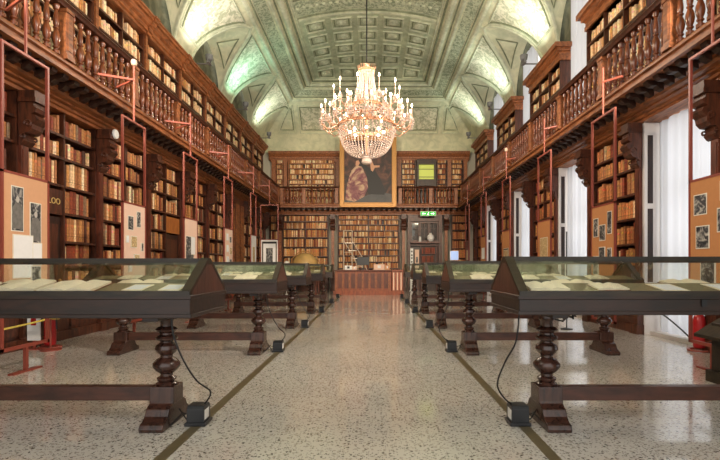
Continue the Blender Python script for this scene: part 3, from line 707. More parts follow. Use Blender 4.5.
# ------------------------------------------------------------------ display cases
TY = [4.03, 7.28, 10.3, 13.5, 16.8]; CL = 2.77; YH = .43
def make_case(dt=0, db=0):
    t = empty('display_case', (0, 0, 0))
    part('case_box', 'wood_table', t, (0, CL, -YH, YH, .955-db, 1.075), (-.012, CL+.012, -YH-.012, YH+.012, .935-db, .965-db), (-.01, CL+.01, -YH-.01, YH+.01, 1.05, 1.082), bevel=.006)
    for s in (0, 1):
        x0, x1 = (0, .035) if s == 0 else (CL-.035, CL)
        MB().prism([(-YH, 1.08), (0, 1.37-dt), (YH, 1.08)], x0+.001, x1-.001).build('gable_panel', 'wood_gable_lit', t)
    f = MB()
    f.box(0, CL, -.035, .035, 1.33-dt, 1.382-dt)
    for s in (-1, 1):
        a = (0.0, s*(YH+.003), 1.085); sl = (1.375-1.085)/YH
        for x in (.034, CL-.034): f.bar((x, s*(YH+.0), 1.095), (x, s*.02, 1.372-dt), .07, .03)
        f.bar((0, s*(YH-.015), 1.095), (CL, s*(YH-.015), 1.095), .05, .04)
    f.build('lid_frame', 'case_frame', t)
    for s in (-1, 1):
        g = MB(); y0, z0, y1, z1 = s*(YH-.03), 1.11, s*.03, 1.355-dt
        n = Vector((0, s*(z1-z0), abs(y1-y0))).normalized()*.004
        vs = [Vector(p) for p in ((.05, y0, z0), (CL-.05, y0, z0), (CL-.05, y1, z1), (.05, y1, z1))]
        g.add(vs+[v+n for v in vs], [(0, 1, 2, 3), (7, 6, 5, 4), (0, 4, 5, 1), (1, 5, 6, 2), (2, 6, 7, 3), (3, 7, 4, 0)]); g.build('glass_pane', 'glass', t)
    MB().prism([(-YH+.03, 1.076), (-YH+.03, 1.09), (0, 1.16), (YH-.03, 1.09), (YH-.03, 1.076)], .04, CL-.04).build('lining', 'cloth', t)
    # a small iron lock on the front
    part('lock_plate', 'black', t, (1.36, 1.4, -YH-.014, -YH-.01, 1.0, 1.05))
    for x in (.36, .36+2.05):
        lg = MB().lathe([(.078, .3), (.085, .325), (.06, .34), (.075, .353), (.078, .37), (.05, .385), (.05, .405), (.085, .43), (.11, .465), (.108, .49), (.08, .525), (.05, .54), (.05, .56), (.075, .58), (.092, .61), (.085, .64), (.05, .665), (.05, .675), (.085, .69), (.09, .705), (.082, .72), (.055, .73), (.055, .745), (.08, .76), (.088, .775), (.075, .79), (.05, .8), (.05, .84), (.065, .86), (.06, .88), (.075, .93-db)], x, 0, 0, 20)
        leg = lg.build('leg', 'wood_leg', t, smooth=True)
        fb = MB(); fb.box(x-.1, x+.1, -.1, .1, .17, .31)
        fb.prism([(-.29, 0), (-.3, .03), (-.28, .06), (-.24, .07), (-.2, .1), (-.17, .15), (-.11, .18), (-.09, .21), (.09, .21), (.11, .18), (.17, .15), (.2, .1), (.24, .07), (.28, .06), (.3, .03), (.29, 0)], x-.095, x+.095)
        fb.build('foot', 'wood_leg', leg, bevel=.006)
        part('bracket', 'wood_table', t, (x-.06, x+.06, -.3, .3, .895-db, .936-db))
    part('stretcher', 'wood_stretch', t, (.36+.098, .36+2.05-.098, -.045, .045, .185, .3), bevel=.004)
    return t
case0 = make_case(); case1 = make_case(.015, .025)
QN = ['nearest', 'second', 'third', 'fourth', 'farthest']
spots = []
for i, y in enumerate(TY):
    for side in ('right', 'left'):
        src = case0 if side == 'right' else case1
        o = src if i == 0 else copy_tree(src)
        o.location = (1.1, y, 0) if side == 'right' else (-1.37, y, 0)
        if side == 'left': o.rotation_euler.z = PI
        tag(o, '%s glass-topped oak display case from the camera on the %s side of the aisle' % (QN[i], side), 'display case', 'display cases lining the aisle')
        spots.append((side, i, o))
# open books and sheets inside
def open_book(w, d, mcov='cover'):
    t = MB(); n = 8
    for s in (-1, 1):
        vs = []
        for j in (0, 1):
            for i in range(n+1):
                q = i/n; x = s*w*q; z = .006+.032*math.sin(min(1, q*1.5+.15)*PI*.62)*(1-.55*q); vs += [(x, -d/2+j*d, z), (x, -d/2+j*d, .004)]
        fs = []
        for i in range(n):
            a = 2*i; c = 2*(n+1)+2*i
            fs += [(a, a+2, c+2, c), (a+1, c+1, c+3, a+3), (a, a+1, a+3, a+2), (c, c+2, c+3, c+1)]
        fs += [(0, 2*(n+1), 2*(n+1)+1, 1), (2*n, 2*n+1, 2*(n+1)+2*n+1, 2*(n+1)+2*n)]
        t.add(vs, fs, 'paper')
    t.box(-w-.008, w+.008, -d/2-.008, d/2+.008, 0, .004, 'cover')
    return t
ob_root = None
pm = open_book(.15, .24).build('open_book', None, smooth=False); pmesh = pm.data; bpy.data.objects.remove(pm)
for (side, i, root) in spots:
    rr = random.Random(100+i*2+(side == 'left'))
    xs_ = {('left', 0): [(.22, 0, .8), (.5, 0, .8), (1.0, 1, 1.35), (1.42, 1, 1.1), (1.85, 1, 1.1), (2.2, 0, .8)], ('right', 0): [(.28, 1, 1.0), (.78, 1, .8), (1.25, 0, 1.0), (1.7, 0, 1.0), (2.2, 1, 1)]}.get((side, i), [(.5, 1, 1), (1.15, 1, 1.1), (1.7, 0, 1), (2.2, 1, .9)][:4 if i < 3 else 2])
    for q, (x, kind, sc) in enumerate(xs_):
        yl = -.2
        zl = 1.09+(.4+yl)/.4*.07+.004
        X = root.location.x+(x if side == 'right' else -x); Y = root.location.y+yl
        tilt = math.atan2(.07, .4)
        loc = 'number'
        if kind == 1:
            o = bpy.data.objects.new('open_book', pmesh); COL.objects.link(o); o.scale = (sc, sc, min(sc, 1.1)); 
            tag(o, 'open old book, %s from the aisle, near side of %s %s display case' % (ORD[q], QN[i], side), 'book', 'open books in the display cases')
        else:
            o = MB().box(-.1, .1, -.13, .13, 0, .006, 'paper').box(-.08, .08, -.1, .1, .006, .007, 'sheet').build('document', None); o.scale = (sc, sc, 1)
            tag(o, 'pale document sheet, %s from the aisle in the %s %s display case' % (ORD[q], QN[i], side), 'document', 'documents in the display cases')
        o.location = (X, Y, zl); o.rotation_euler = (tilt, 0, rr.uniform(-.06, .06))
    for q, (x, sc) in enumerate(((.7, 1.2), (1.7, 1.3))):
        if i > 2: continue
        X = root.location.x+(x if side == 'right' else -x)
        o = bpy.data.objects.new('open_book', pmesh); COL.objects.link(o); o.scale = (sc, sc*.9, 1.2); o.location = (X, root.location.y+.2, 1.128); o.rotation_euler = (-math.atan2(.07, .4), 0, PI+.1)
        tag(o, '%s open old book on the far slope of the %s %s display case' % (('inner', 'outer')[q], QN[i], side), 'book', 'open books in the display cases')
# power boxes
for side in ('right', 'left'):
    for i, y in enumerate([3.97, 7.34, 10.2, 13.56, 16.9, 19.8]):
        x = (1.2 if side == 'right' else -1.44); s = 1 if side == 'right' else -1
        nm = (QN+['last'])[i]
        t = empty('power_box', (x, y, 0), 'small black electric box on the %s floor strip, %s one from the camera' % (side, ['nearest', 'second', 'third', 'fourth', 'fifth', 'last'][i]), 'electric box', 'black electric boxes on the floor strips')
        b = MB().box(x-.085, x+.085, y-.09, y+.09, .004, .03).box(x-.07, x+.07, y-.08, y+.08, .03, .14)
        b.prism([(-.08+y, .14), (-.06+y, .165), (.06+y, .165), (.08+y, .14)], x-.07, x+.07); b.build('body', 'black', t, bevel=.004)
        part('label_plate', 'white', t, (x-s*.0702-(.001 if s > 0 else -.001)-.001, x-s*.0702+.001, y-.06, y+.04, .05, .13))
        if i < 5:
            gx = (1.12 if side == 'right' else -1.40)
            px_ = 1.38 if side == 'right' else -1.62
            b = MB()
            if s > 0: pts = [(x-.04, y, .15), (x-.14, y-.08, .24), (x-.2, y-.12, .36), (x-.16, y-.2, .55), (x-.1, y-.28, .72), (x-.08, y-.3, .94)]
            else: pts = [(x+.04, y, .15), (x+.1, y, .26), (x+.02, y-.1, .38), (x-.07, y-.14, .55), (x-.14, y-.16, .75), (x-.16, y-.16, .94)]
            b.tube(smooth(pts), .007, 6)
            b.tube([(x+s*.07, y+.02, .06), (x+s*.13, y, .09), (x+s*.19, y-.1, .02), (x+s*.24, y-.2, .01)], .006, 6)
            b.tube([(x+s*.07, y+.02, .05), (x+s*.12, y+.05, .02), (x+s*.17, y+.02, .12)], .006, 6)
            b.build('cable', 'cable', t, smooth=True)
# cables hanging under cases
for X, Y, lab in ((4.0, 9.2, ''),):
    pass
def tangle(X, Y, Z, seed, label):
    rr = random.Random(seed); b = MB()
    for q in range(6):
        b.tube([(X+rr.uniform(-.14, .14), Y+rr.uniform(-.08, .08), Z-rr.uniform(.02, .14)*(1 if 0 < k_ < 6 else .05)) for k_ in range(7)], .009, 5)
    b.box(X-.1, X+.08, Y-.05, Y+.05, Z-.06, Z)
    o = b.build('cable_bundle', 'cable', loc=(X, Y, Z)); tag(o, label, 'cables')
tangle(3.0, 7.28, .935, 3, 'tangle of black cables hanging under the second right display case')
tangle(1.75, 4.45, .935, 4, 'small bundle of cables hanging under the nearest right display case')
tangle(-2.6, 7.28, .935, 5, 'tangle of dark cables hanging under the second left display case')

# ------------------------------------------------------------------ exhibition frames
def stand(X, yc, half, ztop, side, label, board, bm, photos, disc=False, facing=None, zb=1.05, ztb=2.4):
    t = empty('exhibition_stand', (X, yc, 0), label, 'exhibition stand', 'red metal exhibition stands')
    s = 1 if side == 'left' else -1     # direction towards the room centre
    if facing is None: P = lambda u, n: Vector((X+s*n, yc+u, 0))
    else: P = lambda u, n: Vector((X+u, yc-n, 0))
    fr = Fr((X, yc, 0), (0, 1, 0) if facing is None else (1, 0, 0), (s, 0, 0) if facing is None else (0, -1, 0))
    pw = .035
    part('frame', 'red_metal', t, (-half, -half+pw, -pw/2, pw/2, .3, ztop), (half-pw, half, -pw/2, pw/2, .3, ztop), (-half, half, -pw/2, pw/2, .3, .34), (-half, half, -pw/2, pw/2, ztb, ztb+.03), fr=fr)
    part('top_bar', 'pink_metal', t, (-half, half, -pw/2, pw/2, ztop, ztop+.03), fr=fr)
    part('foot', 'red_metal', t, (-.02, .02, -.02, .02, 0, .3), (-.25, .25, -.035, .035, 0, .02), fr=fr)
    b = part('board', bm, t, (-half+pw, half-pw, -.01, .012, zb, ztb), fr=fr)
    for kq, (a, c, u0, v0, w, h, m_) in enumerate([(0, 0)+p for p in photos]):     # u0,v0 relative 0..1, v from top
        W_ = 2*half-2*pw; H_ = ztb-zb
        ua = -half+pw+u0*W_; ub = ua+w*W_; za = ztb-(v0+h)*H_; zz = ztb-v0*H_
        pb = part('photo_print', 'photo_border', b, (ua-.012, ub+.012, .0121, .015+kq*.003, za-.012, zz+.012), fr=fr)
        part('picture', m_, pb, (ua, ub, .015+kq*.003, .0165+kq*.003, za, zz), fr=fr)
        if 'portraits' in label and m_ == 'photo' and kq < 2:
            um, hh = (ua+ub)/2, zz-za; wq = .0166+kq*.003
            for nm_, mm, pts in (('sitter_head', 'portrait_grey', [(um+.028*math.cos(a*PI/6), zz-.28*hh+.04*math.sin(a*PI/6)) for a in range(12)]), ('sitter_coat', 'portrait_coat', [(um-.035, zz-.36*hh), (um+.035, zz-.36*hh), (um+.085, zz-.48*hh), (um+.09, za+.04*hh), (um-.09, za+.04*hh), (um-.085, zz-.48*hh)])):
                MB().prism([(u_, z_) for u_, z_ in pts], wq, wq+.001, fr=Fr(fr.O, fr.U, fr.W), axis='w').build(nm_, mm, pb)
    # rod and bracket up to the gallery
    part('rod', 'pink_metal', t, (-.012, .012, -.012, .012, ztop+.03, 4.92), fr=fr)
    b = MB(); gx = (XC-HALF+.79) if side == 'left' else (XC+HALF-.79)
    if facing is None:
        b.bar((X, yc, 4.66), (gx, yc-.32, 4.64), .035, m='pink_metal'); b.bar((X, yc, 4.66), (gx, yc+.3, 4.64), .03, m='pink_metal')
    else: b.bar((X, yc, 4.66), (gx, yc-.2, 4.64), .03, m='pink_metal')
    b.build('bracket', None, t)
    if disc:
        ring = MB(); ring.lathe([(.02, -.06), (.045, -.045), (.055, 0), (.045, .045), (.02, .06)], X, yc, 4.97, 12); ring.build('lamp_head', 'cream', t, smooth=True)
    return t
XLs, XRs = -4.3, 4.2
ph = 'photo'
stand(XLs, 5.95, .41, 3.9, 'left', 'nearest left stand, tan board with two tall portraits and white sheets', 1, 'tan',
      [(.17, .1, .24, .36, ph), (.58, .21, .24, .34, ph), (.2, .5, .42, .35, 'sheet'), (.63, .56, .2, .18, 'sheet'), (.6, .76, .2, .2, ph)][:5], zb=.95)
stand(XLs, 8.65, .42, 3.88, 'left', 'second left stand, cream board with scattered small photographs', 1, 'cream',
      [(.2, .16, .22, .17, ph), (.6, .08, .16, .2, ph), (.32, .42, .26, .14, 'drawing'), (.1, .42, .1, .08, 'sheet'), (.8, .5, .08, .1, ph), (.46, .66, .22, .14, 'drawing'), (.2, .78, .12, .1, 'sheet')], disc=True)
stand(XLs, 11.33, .42, 3.88, 'left', 'third left stand, pink board with one large dark photograph', 1, 'cream', [(.1, .3, .6, .62, ph), (.5, .3, .3, .3, 'sheet')])
stand(XLs, 14.3, .42, 3.88, 'left', 'fourth left stand, cream board with small grey prints', 1, 'cream', [(.2, .1, .25, .14, 'sheet'), (.6, .16, .22, .12, ph), (.2, .35, .25, .14, 'sheet'), (.6, .4, .25, .14, 'drawing'), (.2, .6, .25, .14, 'sheet'), (.55, .66, .25, .12, ph)])
stand(XLs, 17.3, .4, 3.88, 'left', 'fifth left stand, white framed sheet near the far corner', 1, 'sheet', [(.3, .3, .4, .4, 'drawing')])
stand(-4.3, 20, .38, 3.84, 'left', 'farthest left stand turned to the camera, black-framed engraving', 1, 'sheet', [(.06, .05, .88, .85, 'gown'), (.14, .12, .72, .7, 'sheet'), (.3, .25, .4, .45, ph)], facing=1)
stand(XRs, 5.93, .43, 4.02, 'right', 'nearest right stand, orange board with dark photographs', 1, 'orange',
      [(.08, .0, .0, .0, ph)][:0]+[(.62, .14, .28, .18, ph), (.08, .06, .22, .16, ph), (.56, .44, .28, .2, ph), (.1, .3, .25, .2, ph), (.42, .76, .3, .22, ph)])
stand(XRs, 8.75, .45, 4.03, 'right', 'second right stand, orange board with six small photographs', 1, 'orange',
      [(.1, .1, .17, .28, ph), (.38, .26, .24, .2, ph), (.7, .16, .2, .24, ph), (.1, .58, .15, .2, ph), (.38, .56, .24, .2, ph), (.68, .68, .2, .24, ph)])
stand(XRs, 11.75, .45, 4.03, 'right', 'third right stand, brown board with an old map drawing', 1, 'orange', [(.2, .3, .6, .45, 'drawing')])
stand(XRs, 15.1, .45, 4.03, 'right', 'fourth right stand, orange board with a framed drawing', 1, 'orange', [(.15, .4, .65, .5, 'gown'), (.2, .44, .55, .42, 'drawing')], disc=True)
stand(XRs, 18.2, .42, 4.03, 'right', 'fifth right stand, brown board near the far windows', 1, 'orange', [(.2, .3, .6, .3, 'sheet')])
stand(XRs, 21.3, .42, 4.0, 'right', 'farthest right stand beside the corner bookcase', 1, 'wood_red', [(.3, .3, .4, .3, 'drawing')])

# ------------------------------------------------------------------ chandelier
CX, CY = -.15, 12.0
ch = empty('chandelier', (CX, CY, 10.4), 'huge lit crystal chandelier with candle bulbs hanging in the middle of the hall', 'chandelier')
MB().tube([(CX, CY, 6.3), (CX, CY, zmain(CX, CY)-.02)], .018, 6).build('suspension_rod', 'cable', ch)
MB().lathe([(.19, 6.12), (.2, 6.15), (.18, 6.17), (.21, 6.2), (.2, 6.22), (.1, 6.24), (.05, 6.3), (.06, 6.34), (.02, 6.38)], CX, CY, 0, 20).build('crown', 'brass', ch, smooth=True)
b = MB()
for i in range(20):
    a = 2*PI*i/20; b.tube([(CX+.19*math.cos(a), CY+.19*math.sin(a), 6.18), (CX+.23*math.cos(a), CY+.23*math.sin(a), 6.3)], [.012, .004], 4)
b.build('crown_spikes', 'brass', ch)
def bead(mb, p, r, m=None):
    x, y, z = p; vs = [(x+r, y, z), (x, y+r, z), (x-r, y, z), (x, y-r, z), (x, y, z+r*1.3), (x, y, z-r*1.3)]
    mb.add(vs, [(0, 1, 4), (1, 2, 4), (2, 3, 4), (3, 0, 4), (1, 0, 5), (2, 1, 5), (3, 2, 5), (0, 3, 5)], m)
b = MB()
for i in range(26):                                   # tent of crystal strings
    a = 2*PI*i/26
    for k in range(22):
        q = k/21; r = .17+.07*q+.13*q**3; bead(b, (CX+r*math.cos(a), CY+r*math.sin(a), 6.12-.8*q), .019)
b.build('crystal_tent', 'crystal', ch)
b = MB()
for r, z in ((.38, 5.3), (.69, 4.8)):
    pr = [(r, -.03), (r+.03, -.02), (r+.02, 0), (r+.035, .03), (r, .045), (r-.02, .02)]
    n = 40; vs = []; 
    for i in range(n):
        a = 2*PI*i/n
        for rr_, h in pr: vs.append((CX+rr_*math.cos(a), CY+rr_*math.sin(a), z+h))
    b.add(vs, [(i*6+k, i*6+(k+1) % 6, ((i+1) % n)*6+(k+1) % 6, ((i+1) % n)*6+k) for i in range(n) for k in range(6)])
b.build('gilt_rings', 'brass', ch, smooth=True)
MB().tube([(CX, CY, 4.0), (CX, CY, 6.3)], .03, 8).build('stem', 'brass', ch)
b = MB()
for i in range(46):                                   # basket
    a = 2*PI*i/46
    for k in range(19):
        q = k/18; th = q*PI/2; r = .69*math.cos(th)**.62 if q < 1 else 0; r = max(r, .1); z = 4.78-.74*math.sin(th)
        if i % 2 and k > 14: continue
        bead(b, (CX+r*math.cos(a), CY+r*math.sin(a), z), .021)
for i in range(30):
    a = 2*PI*i/30
    for k in range(7):
        q = k/6; bead(b, (CX+(.38+.31*q)*math.cos(a), CY+(.38+.31*q)*math.sin(a), 5.26-.3*q-.16*q*(1-q)*2), .02)
b.build('crystal_basket', 'crystal', ch)
MB().lathe([(.02, 3.84), (.1, 3.86), (.13, 3.9), (.12, 3.98), (.15, 4.0), (.15, 4.05), (.05, 4.08)], CX, CY, 0, 20).build('finial', 'crystal', ch)
def candle_arm(r, a, z0, zc, zt, ri, rz):
    c, s = math.cos(a), math.sin(a); P = lambda rr_, z: (CX+rr_*c, CY+rr_*s, z)
    arm = MB().tube([P(ri, rz), P(ri+(r-ri)*.3, rz-.13), P(ri+(r-ri)*.65, rz-.18), P(r-.02, zc-.12), P(r, zc-.02)], [.014, .013, .012, .012, .01], 6)
    ar = arm.build('arm', 'brass', ch, smooth=True)
    cup = MB().lathe([(.01, zc-.04), (.055, zc-.01), (.06, zc+.01), (.02, zc+.015), (.02, zc+.05)], *P(r, 0)[:2], 0, 10)
    for k in range(8):
        q = 2*PI*k/8; x, y = P(r, 0)[:2]
        for h in (.04, .09): bead(cup, (x+.052*math.cos(q), y+.052*math.sin(q), zc-h), .014)
        if k % 2 == 0: bead(cup, (x+.03*math.cos(q), y+.03*math.sin(q), zc-.14), .018)
    cup.build('drip_cup', 'crystal', ar)
    MB().tube([P(r, zc+.01), P(r, zt-.05)], .009, 8).build('candle', 'candle', ar)
    MB().lathe([(.004, zt-.055), (.015, zt-.03), (.018, zt-.01), (.01, zt+.02), (.002, zt+.04)], *P(r, 0)[:2], 0, 8).build('flame_bulb', 'bulb', ar, smooth=True)
for i in range(18): candle_arm(1.13, 2*PI*(i+.5)/18, 0, 4.92, 5.26, .69, 4.86)
for i in range(12): candle_arm(.92, 2*PI*(i+.25)/12, 0, 5.0, 5.34, .6, 4.94)
for i in range(10): candle_arm(.82, 2*PI*(i+.1)/10, 0, 5.4, 5.8, .36, 5.34)
for i in range(6): candle_arm(.55, 2*PI*(i+.5)/6, 0, 5.3, 5.6, .34, 5.28)
for i in range(8):
    a = 2*PI*i/8; MB().ball((CX+.42*math.cos(a), CY+.42*math.sin(a), 4.66), .035, 8).build('basket_bulb', 'bulb', ch, smooth=True)

# ------------------------------------------------------------------ painting
p = empty('framed_painting', (-.24, 24.7, 4.38), 'large gilt-framed oil painting of draped figures on the end wall gallery', 'painting')
x0, x1, z0, z1, yy = -1.68, 1.2, 4.36, 7.98, 24.62
b = MB()
for a, c, d_, e in ((x0, x0+.22, z0, z1), (x1-.22, x1, z0, z1), (x0+.22, x1-.22, z0, z0+.22), (x0+.22, x1-.22, z1-.22, z1)): b.box(a, c, yy, yy+.12, d_, e)
for a, c, d_, e in ((x0-.02, x0+.05, z0-.02, z1+.02), (x1-.05, x1+.02, z0-.02, z1+.02), (x0, x1, z0-.02, z0+.05), (x0, x1, z1-.05, z1+.02), (x0+.17, x0+.22, z0+.17, z1-.17), (x1-.22, x1-.17, z0+.17, z1-.17), (x0+.17, x1-.17, z0+.17, z0+.22), (x0+.17, x1-.17, z1-.22, z1-.17)): b.box(a, c, yy-.03, yy+.02, d_, e)
b.build('gilt_frame', 'gold', p, bevel=.01)
part('canvas', 'canvas', p, (x0+.2, x1-.2, yy+.05, yy+.09, z0+.2, z1-.2))
def blob(name, m, pts, y):
    vs = [(x0+.2+u*(x1-x0-.4), y, z0+.2+v*(z1-z0-.4)) for u, v in pts]; n_ = len(vs)
    MB().add(vs+[(a, b_+.004, c) for a, b_, c in vs], [tuple(range(n_)), tuple(range(2*n_-1, n_-1, -1))]+[(i, (i+1) % n_, n_+(i+1) % n_, n_+i) for i in range(n_)]).build(name, m, p)
blob('painted_floor', 'step_paint', [(0, 0), (1, 0), (1, .14), (.8, .17), (.5, .13), (.3, .06), (0, .04)], yy+.046)
blob('painted_robe', 'robe', [(.03, .05), (.22, .02), (.42, .1), (.5, .24), (.48, .4), (.42, .5), (.38, .58), (.26, .6), (.16, .52), (.1, .4), (.05, .22)], yy+.044)
blob('painted_drapery', 'canvas', [(.6, .5), (.98, .48), (.98, .75), (.8, .82), (.62, .7)], yy+.045)
blob('painted_gown', 'gown', [(.5, .14), (.84, .13), (.86, .2), (.76, .38), (.66, .5), (.52, .56), (.4, .64), (.32, .66), (.34, .6), (.46, .5), (.5, .3)], yy+.042)
blob('painted_faces', 'skin_paint', [(.24, .6), (.3, .59), (.33, .64), (.3, .68), (.25, .67)], yy+.04)
blob('painted_arm', 'skin_paint', [(.56, .52), (.6, .5), (.64, .56), (.74, .57), (.74, .6), (.62, .6), (.58, .68), (.54, .66)], yy+.04)

# ------------------------------------------------------------------ desk area
t = empty('reading_room_desk', (-.2, 22.2, 0), 'long panelled mahogany desk in front of the end wall', 'desk')
part('body', 'wood_desk', t, (-1.72, .85, 21.85, 22.5, .12, 1.08)); part('plinth', 'wood_desk', t, (-1.78, .88, 21.78, 22.55, 0, .2)); part('desk_top', 'wood_red', t, (-1.82, .9, 21.72, 22.6, 1.08, 1.14), bevel=.01)
for i in range(9):
    x = -1.66+i*.3; part('pilaster_strip', 'wood_fascia', t, (x-.03, x+.03, 21.82, 21.86, .2, 1.06))
for i in range(8): part('front_panel', 'wood_red', t, (-1.62+i*.3+.03, -1.4+i*.3, 21.835, 21.855, .3, .98))
part('corner_block', 'wood_desk', t, (.88, 1.38, 21.8, 22.6, 0, 1.14), (.86, 1.42, 21.74, 22.6, 1.08, 1.15), (.86, 1.42, 21.74, 22.6, 0, .16))
for x in (.95, 1.12, 1.29): part('corner_baluster', 'cream', t, (x-.03, x+.03, 21.76, 21.8, .22, 1.02))
t = empty('computer_monitor', (-.45, 22.1, 1.14), 'black computer monitor on the desk', 'monitor')
part('screen', 'black', t, (-.72, -.16, 22.08, 22.12, 1.36, 1.74), bevel=.006); part('stand', 'black', t, (-.47, -.41, 22.1, 22.14, 1.16, 1.4), (-.55, -.33, 22.03, 22.2, 1.14, 1.16))
dd = [(-1.3, .35, .2, 'white'), (-.95, .22, .16, 'cream'), (.05, .5, .26, 'cream'), (.58, .2, .22, 'tan')]
for i, (x, w, h, m_) in enumerate(dd):
    o = MB().box(x, x+w, 22.2, 22.42, 1.14, 1.14+h, m_).box(x+w*.35, x+w*.65, 22.19, 22.2, 1.14+h*.3, 1.14+h*.8, 'sheet' if m_ != 'white' else 'black').build('archive_box', None, loc=(x+w/2, 22.3, 1.14), bevel=.004)
    tag(o, ['white archive box at the left end of the desk', 'cream box left of the black monitor', 'wide cream box right of the black monitor', 'narrow tan box at the right of the desk'][i], 'box')
t = empty('library_ladder', (-1.2, 24.0, 0), 'pale metal library ladder with handrails behind the desk', 'ladder')
for s in (0, .42):
    x = -1.45+s
    MB().tube([(x, 24, 0), (x, 24, 3.1)], .028, 6).build('upright', 'steel', t)
    MB().tube([(x+.0, 23.9-.0, 2.6), (x+.55, 23.9, 1.7), (x+1.1, 23.9, .02)], .024, 6).build('stringer', 'steel', t)
MB().tube([(-1.45, 24, 3.1), (-1.03, 24, 3.1)], .016, 6).tube([(-1.45, 24, 2.0), (-1.03, 24, 2.0)], .012, 6).tube([(-1.45, 24, 2.62), (-1.03, 24, 2.62)], .012, 6).build('crossbar', 'steel', t)
for k in range(6):
    q = k/6; MB().box(-1.4+q*1.05, -.98+q*1.05, 23.86, 24.02, 2.45-q*2.3, 2.48-q*2.3).build('tread', 'steel', t)
t = empty('library_globe', (-3.15, 22.4, 0), 'large old brown globe standing before the end bookcase', 'globe')
MB().ball((-3.15, 22.4, 1.32), .62, 28).build('sphere', 'globe', t, smooth=True)
b = MB(); b.tube([(-3.15+.68*math.cos(a*PI/16), 22.4, 1.32+.68*math.sin(a*PI/16)) for a in range(32)], .022, 6, closed=True); b.build('meridian_ring', 'gold', t, smooth=True)
n = 40; b = MB(); vs = []
for i in range(n):
    a = 2*PI*i/n
    for r, z in ((.72, 1.24), (.9, 1.24), (.9, 1.28), (.72, 1.28)): vs.append((-3.15+r*math.cos(a), 22.4+r*math.sin(a), z))
b.add(vs, [(i*4+k, i*4+(k+1) % 4, ((i+1) % n)*4+(k+1) % 4, ((i+1) % n)*4+k) for i in range(n) for k in range(4)]); b.build('horizon_ring', 'wood_red', t)
for a in range(4):
    q = PI/4+a*PI/2; MB().lathe([(.05, 0), (.06, .05), (.03, .1), (.05, .4), (.03, .7), (.05, 1.0), (.035, 1.24)], -3.15+.8*math.cos(q), 22.4+.8*math.sin(q), 0, 10).build('leg', 'wood_red', t, smooth=True)
o = MB().lathe([(.07, 0), (.07, .02), (.015, .03), (.015, 1.2), (.03, 1.22), (.11, 1.26), (.13, 1.4), (.1, 1.52), (.01, 1.56)], -4.0, 22.3, 0, 12, 'white').build('floor_lamp', None, loc=(-4, 22.3, 0), smooth=True); tag(o, 'small white lamp left of the globe', 'lamp')
t = empty('side_table', (3.65, 21.6, 0), 'plain dark reading table under the white screen at far right', 'table')
part('table_top', 'wood_dark', t, (3.3, 4.05, 21.3, 21.9, .72, .76))
for x in (3.34, 4.01):
    for y in (21.34, 21.86): part('leg', 'wood_dark', t, (x-.03, x+.03, y-.03, y+.03, 0, .72))
t = empty('information_screen', (3.65, 21.6, .76), 'pale blue lit screen on a post at the far right', 'screen')
part('post', 'black', t, (3.65, 3.69, 21.58, 21.62, .76, 1.6), (3.52, 3.82, 21.5, 21.7, .76, .78)); part('display', 'screen', t, (3.5, 3.84, 21.56, 21.575, 1.6, 1.98)); part('bezel', 'white', t, (3.48, 3.86, 21.575, 21.6, 1.58, 2.0))
o = MB().lathe([(.12, 0), (.12, .015), (.012, .03), (.012, 2.0), (.016, 2.02)], 4.02, 9.95, 0, 10).build('stand_pole', 'black', loc=(4.02, 9.95, 0)); tag(o, 'thin black upright pole in front of the second right window', 'pole')

# ------------------------------------------------------------------ barriers, extinguishers, lectern
def stanchion(X, Y, label, h=.95):
    t = empty('rope_stanchion', (X, Y, 0), label, 'stanchion')
    MB().lathe([(.15, 0), (.15, .015), (.03, .025), (.014, .04), (.014, h), (.03, h+.01), (.025, h+.05), (.005, h+.06)], X, Y, 0, 14).build('post', 'red_metal', t, smooth=True)
    return t
stanchion(-5.0, 7.45, 'red post holding a yellow rope, lower left near the bookcase')
o = MB().tube([(-4.98, 5.04+.3*i, .5-.05*math.sin(PI*i/8)) for i in range(9)]+smooth([(-4.98, 7.48, .48), (-5.05, 7.75, .47), (-5.2, 8.1, .56), (-5.46, 8.6, .8)]), .014, 6).build('barrier_rope', 'yellow', loc=(-4.98, 6.5, .8)); tag(o, 'yellow barrier rope sagging at lower left', 'rope')
stanchion(-4.98, 5.0, 'red post at the near end of the yellow rope')
def extinguisher(X, Y, label, z=.06):
    t = empty('fire_extinguisher', (X, Y, 0), label, 'fire extinguisher')
    MB().lathe([(.075, z), (.085, z+.02), (.085, z+.42), (.07, z+.48), (.03, z+.52), (.025, z+.56)], X, Y, 0, 16).build('cylinder', 'red', t, smooth=True)
    MB().box(X-.03, X+.03, Y-.05, Y+.03, z+.55, z+.6).box(X-.015, X+.015, Y-.1, Y, z+.6, z+.62).build('valve', 'black', t)
    MB().tube([(X+.03, Y-.02, z+.57), (X+.12, Y-.04, z+.5), (X+.13, Y-.04, z+.25)], .012, 6).build('hose', 'black', t)
    b = MB(); n_ = 18; b.tube([(X+.15*math.cos(2*PI*i/n_), Y+.15*math.sin(2*PI*i/n_), .02) for i in range(n_)], .018, 6, closed=True)
    b.box(X-.14, X+.14, Y-.01, Y+.01, .03, .06); b.build('stand_ring', 'red_metal', t)
    return t
extinguisher(-5.12, 7.62, 'red fire extinguisher beside the yellow rope at lower left')
o = MB().box(-5.4, -5.2, 7.5, 7.52, .14, .6, 'white').box(-5.34, -5.26, 7.496, 7.5, .38, .5, 'red').box(-5.32, -5.28, 7.51, 7.53, 0, .3, 'red_metal').box(-5.4, -5.2, 7.45, 7.58, 0, .02, 'red_metal').build('warning_sign', None, loc=(-5.3, 7.51, 0)); tag(o, 'white sign with a red mark behind the left fire extinguisher', 'sign')
extinguisher(5.0, 7.35, 'red fire extinguisher on a ring stand by the right window')
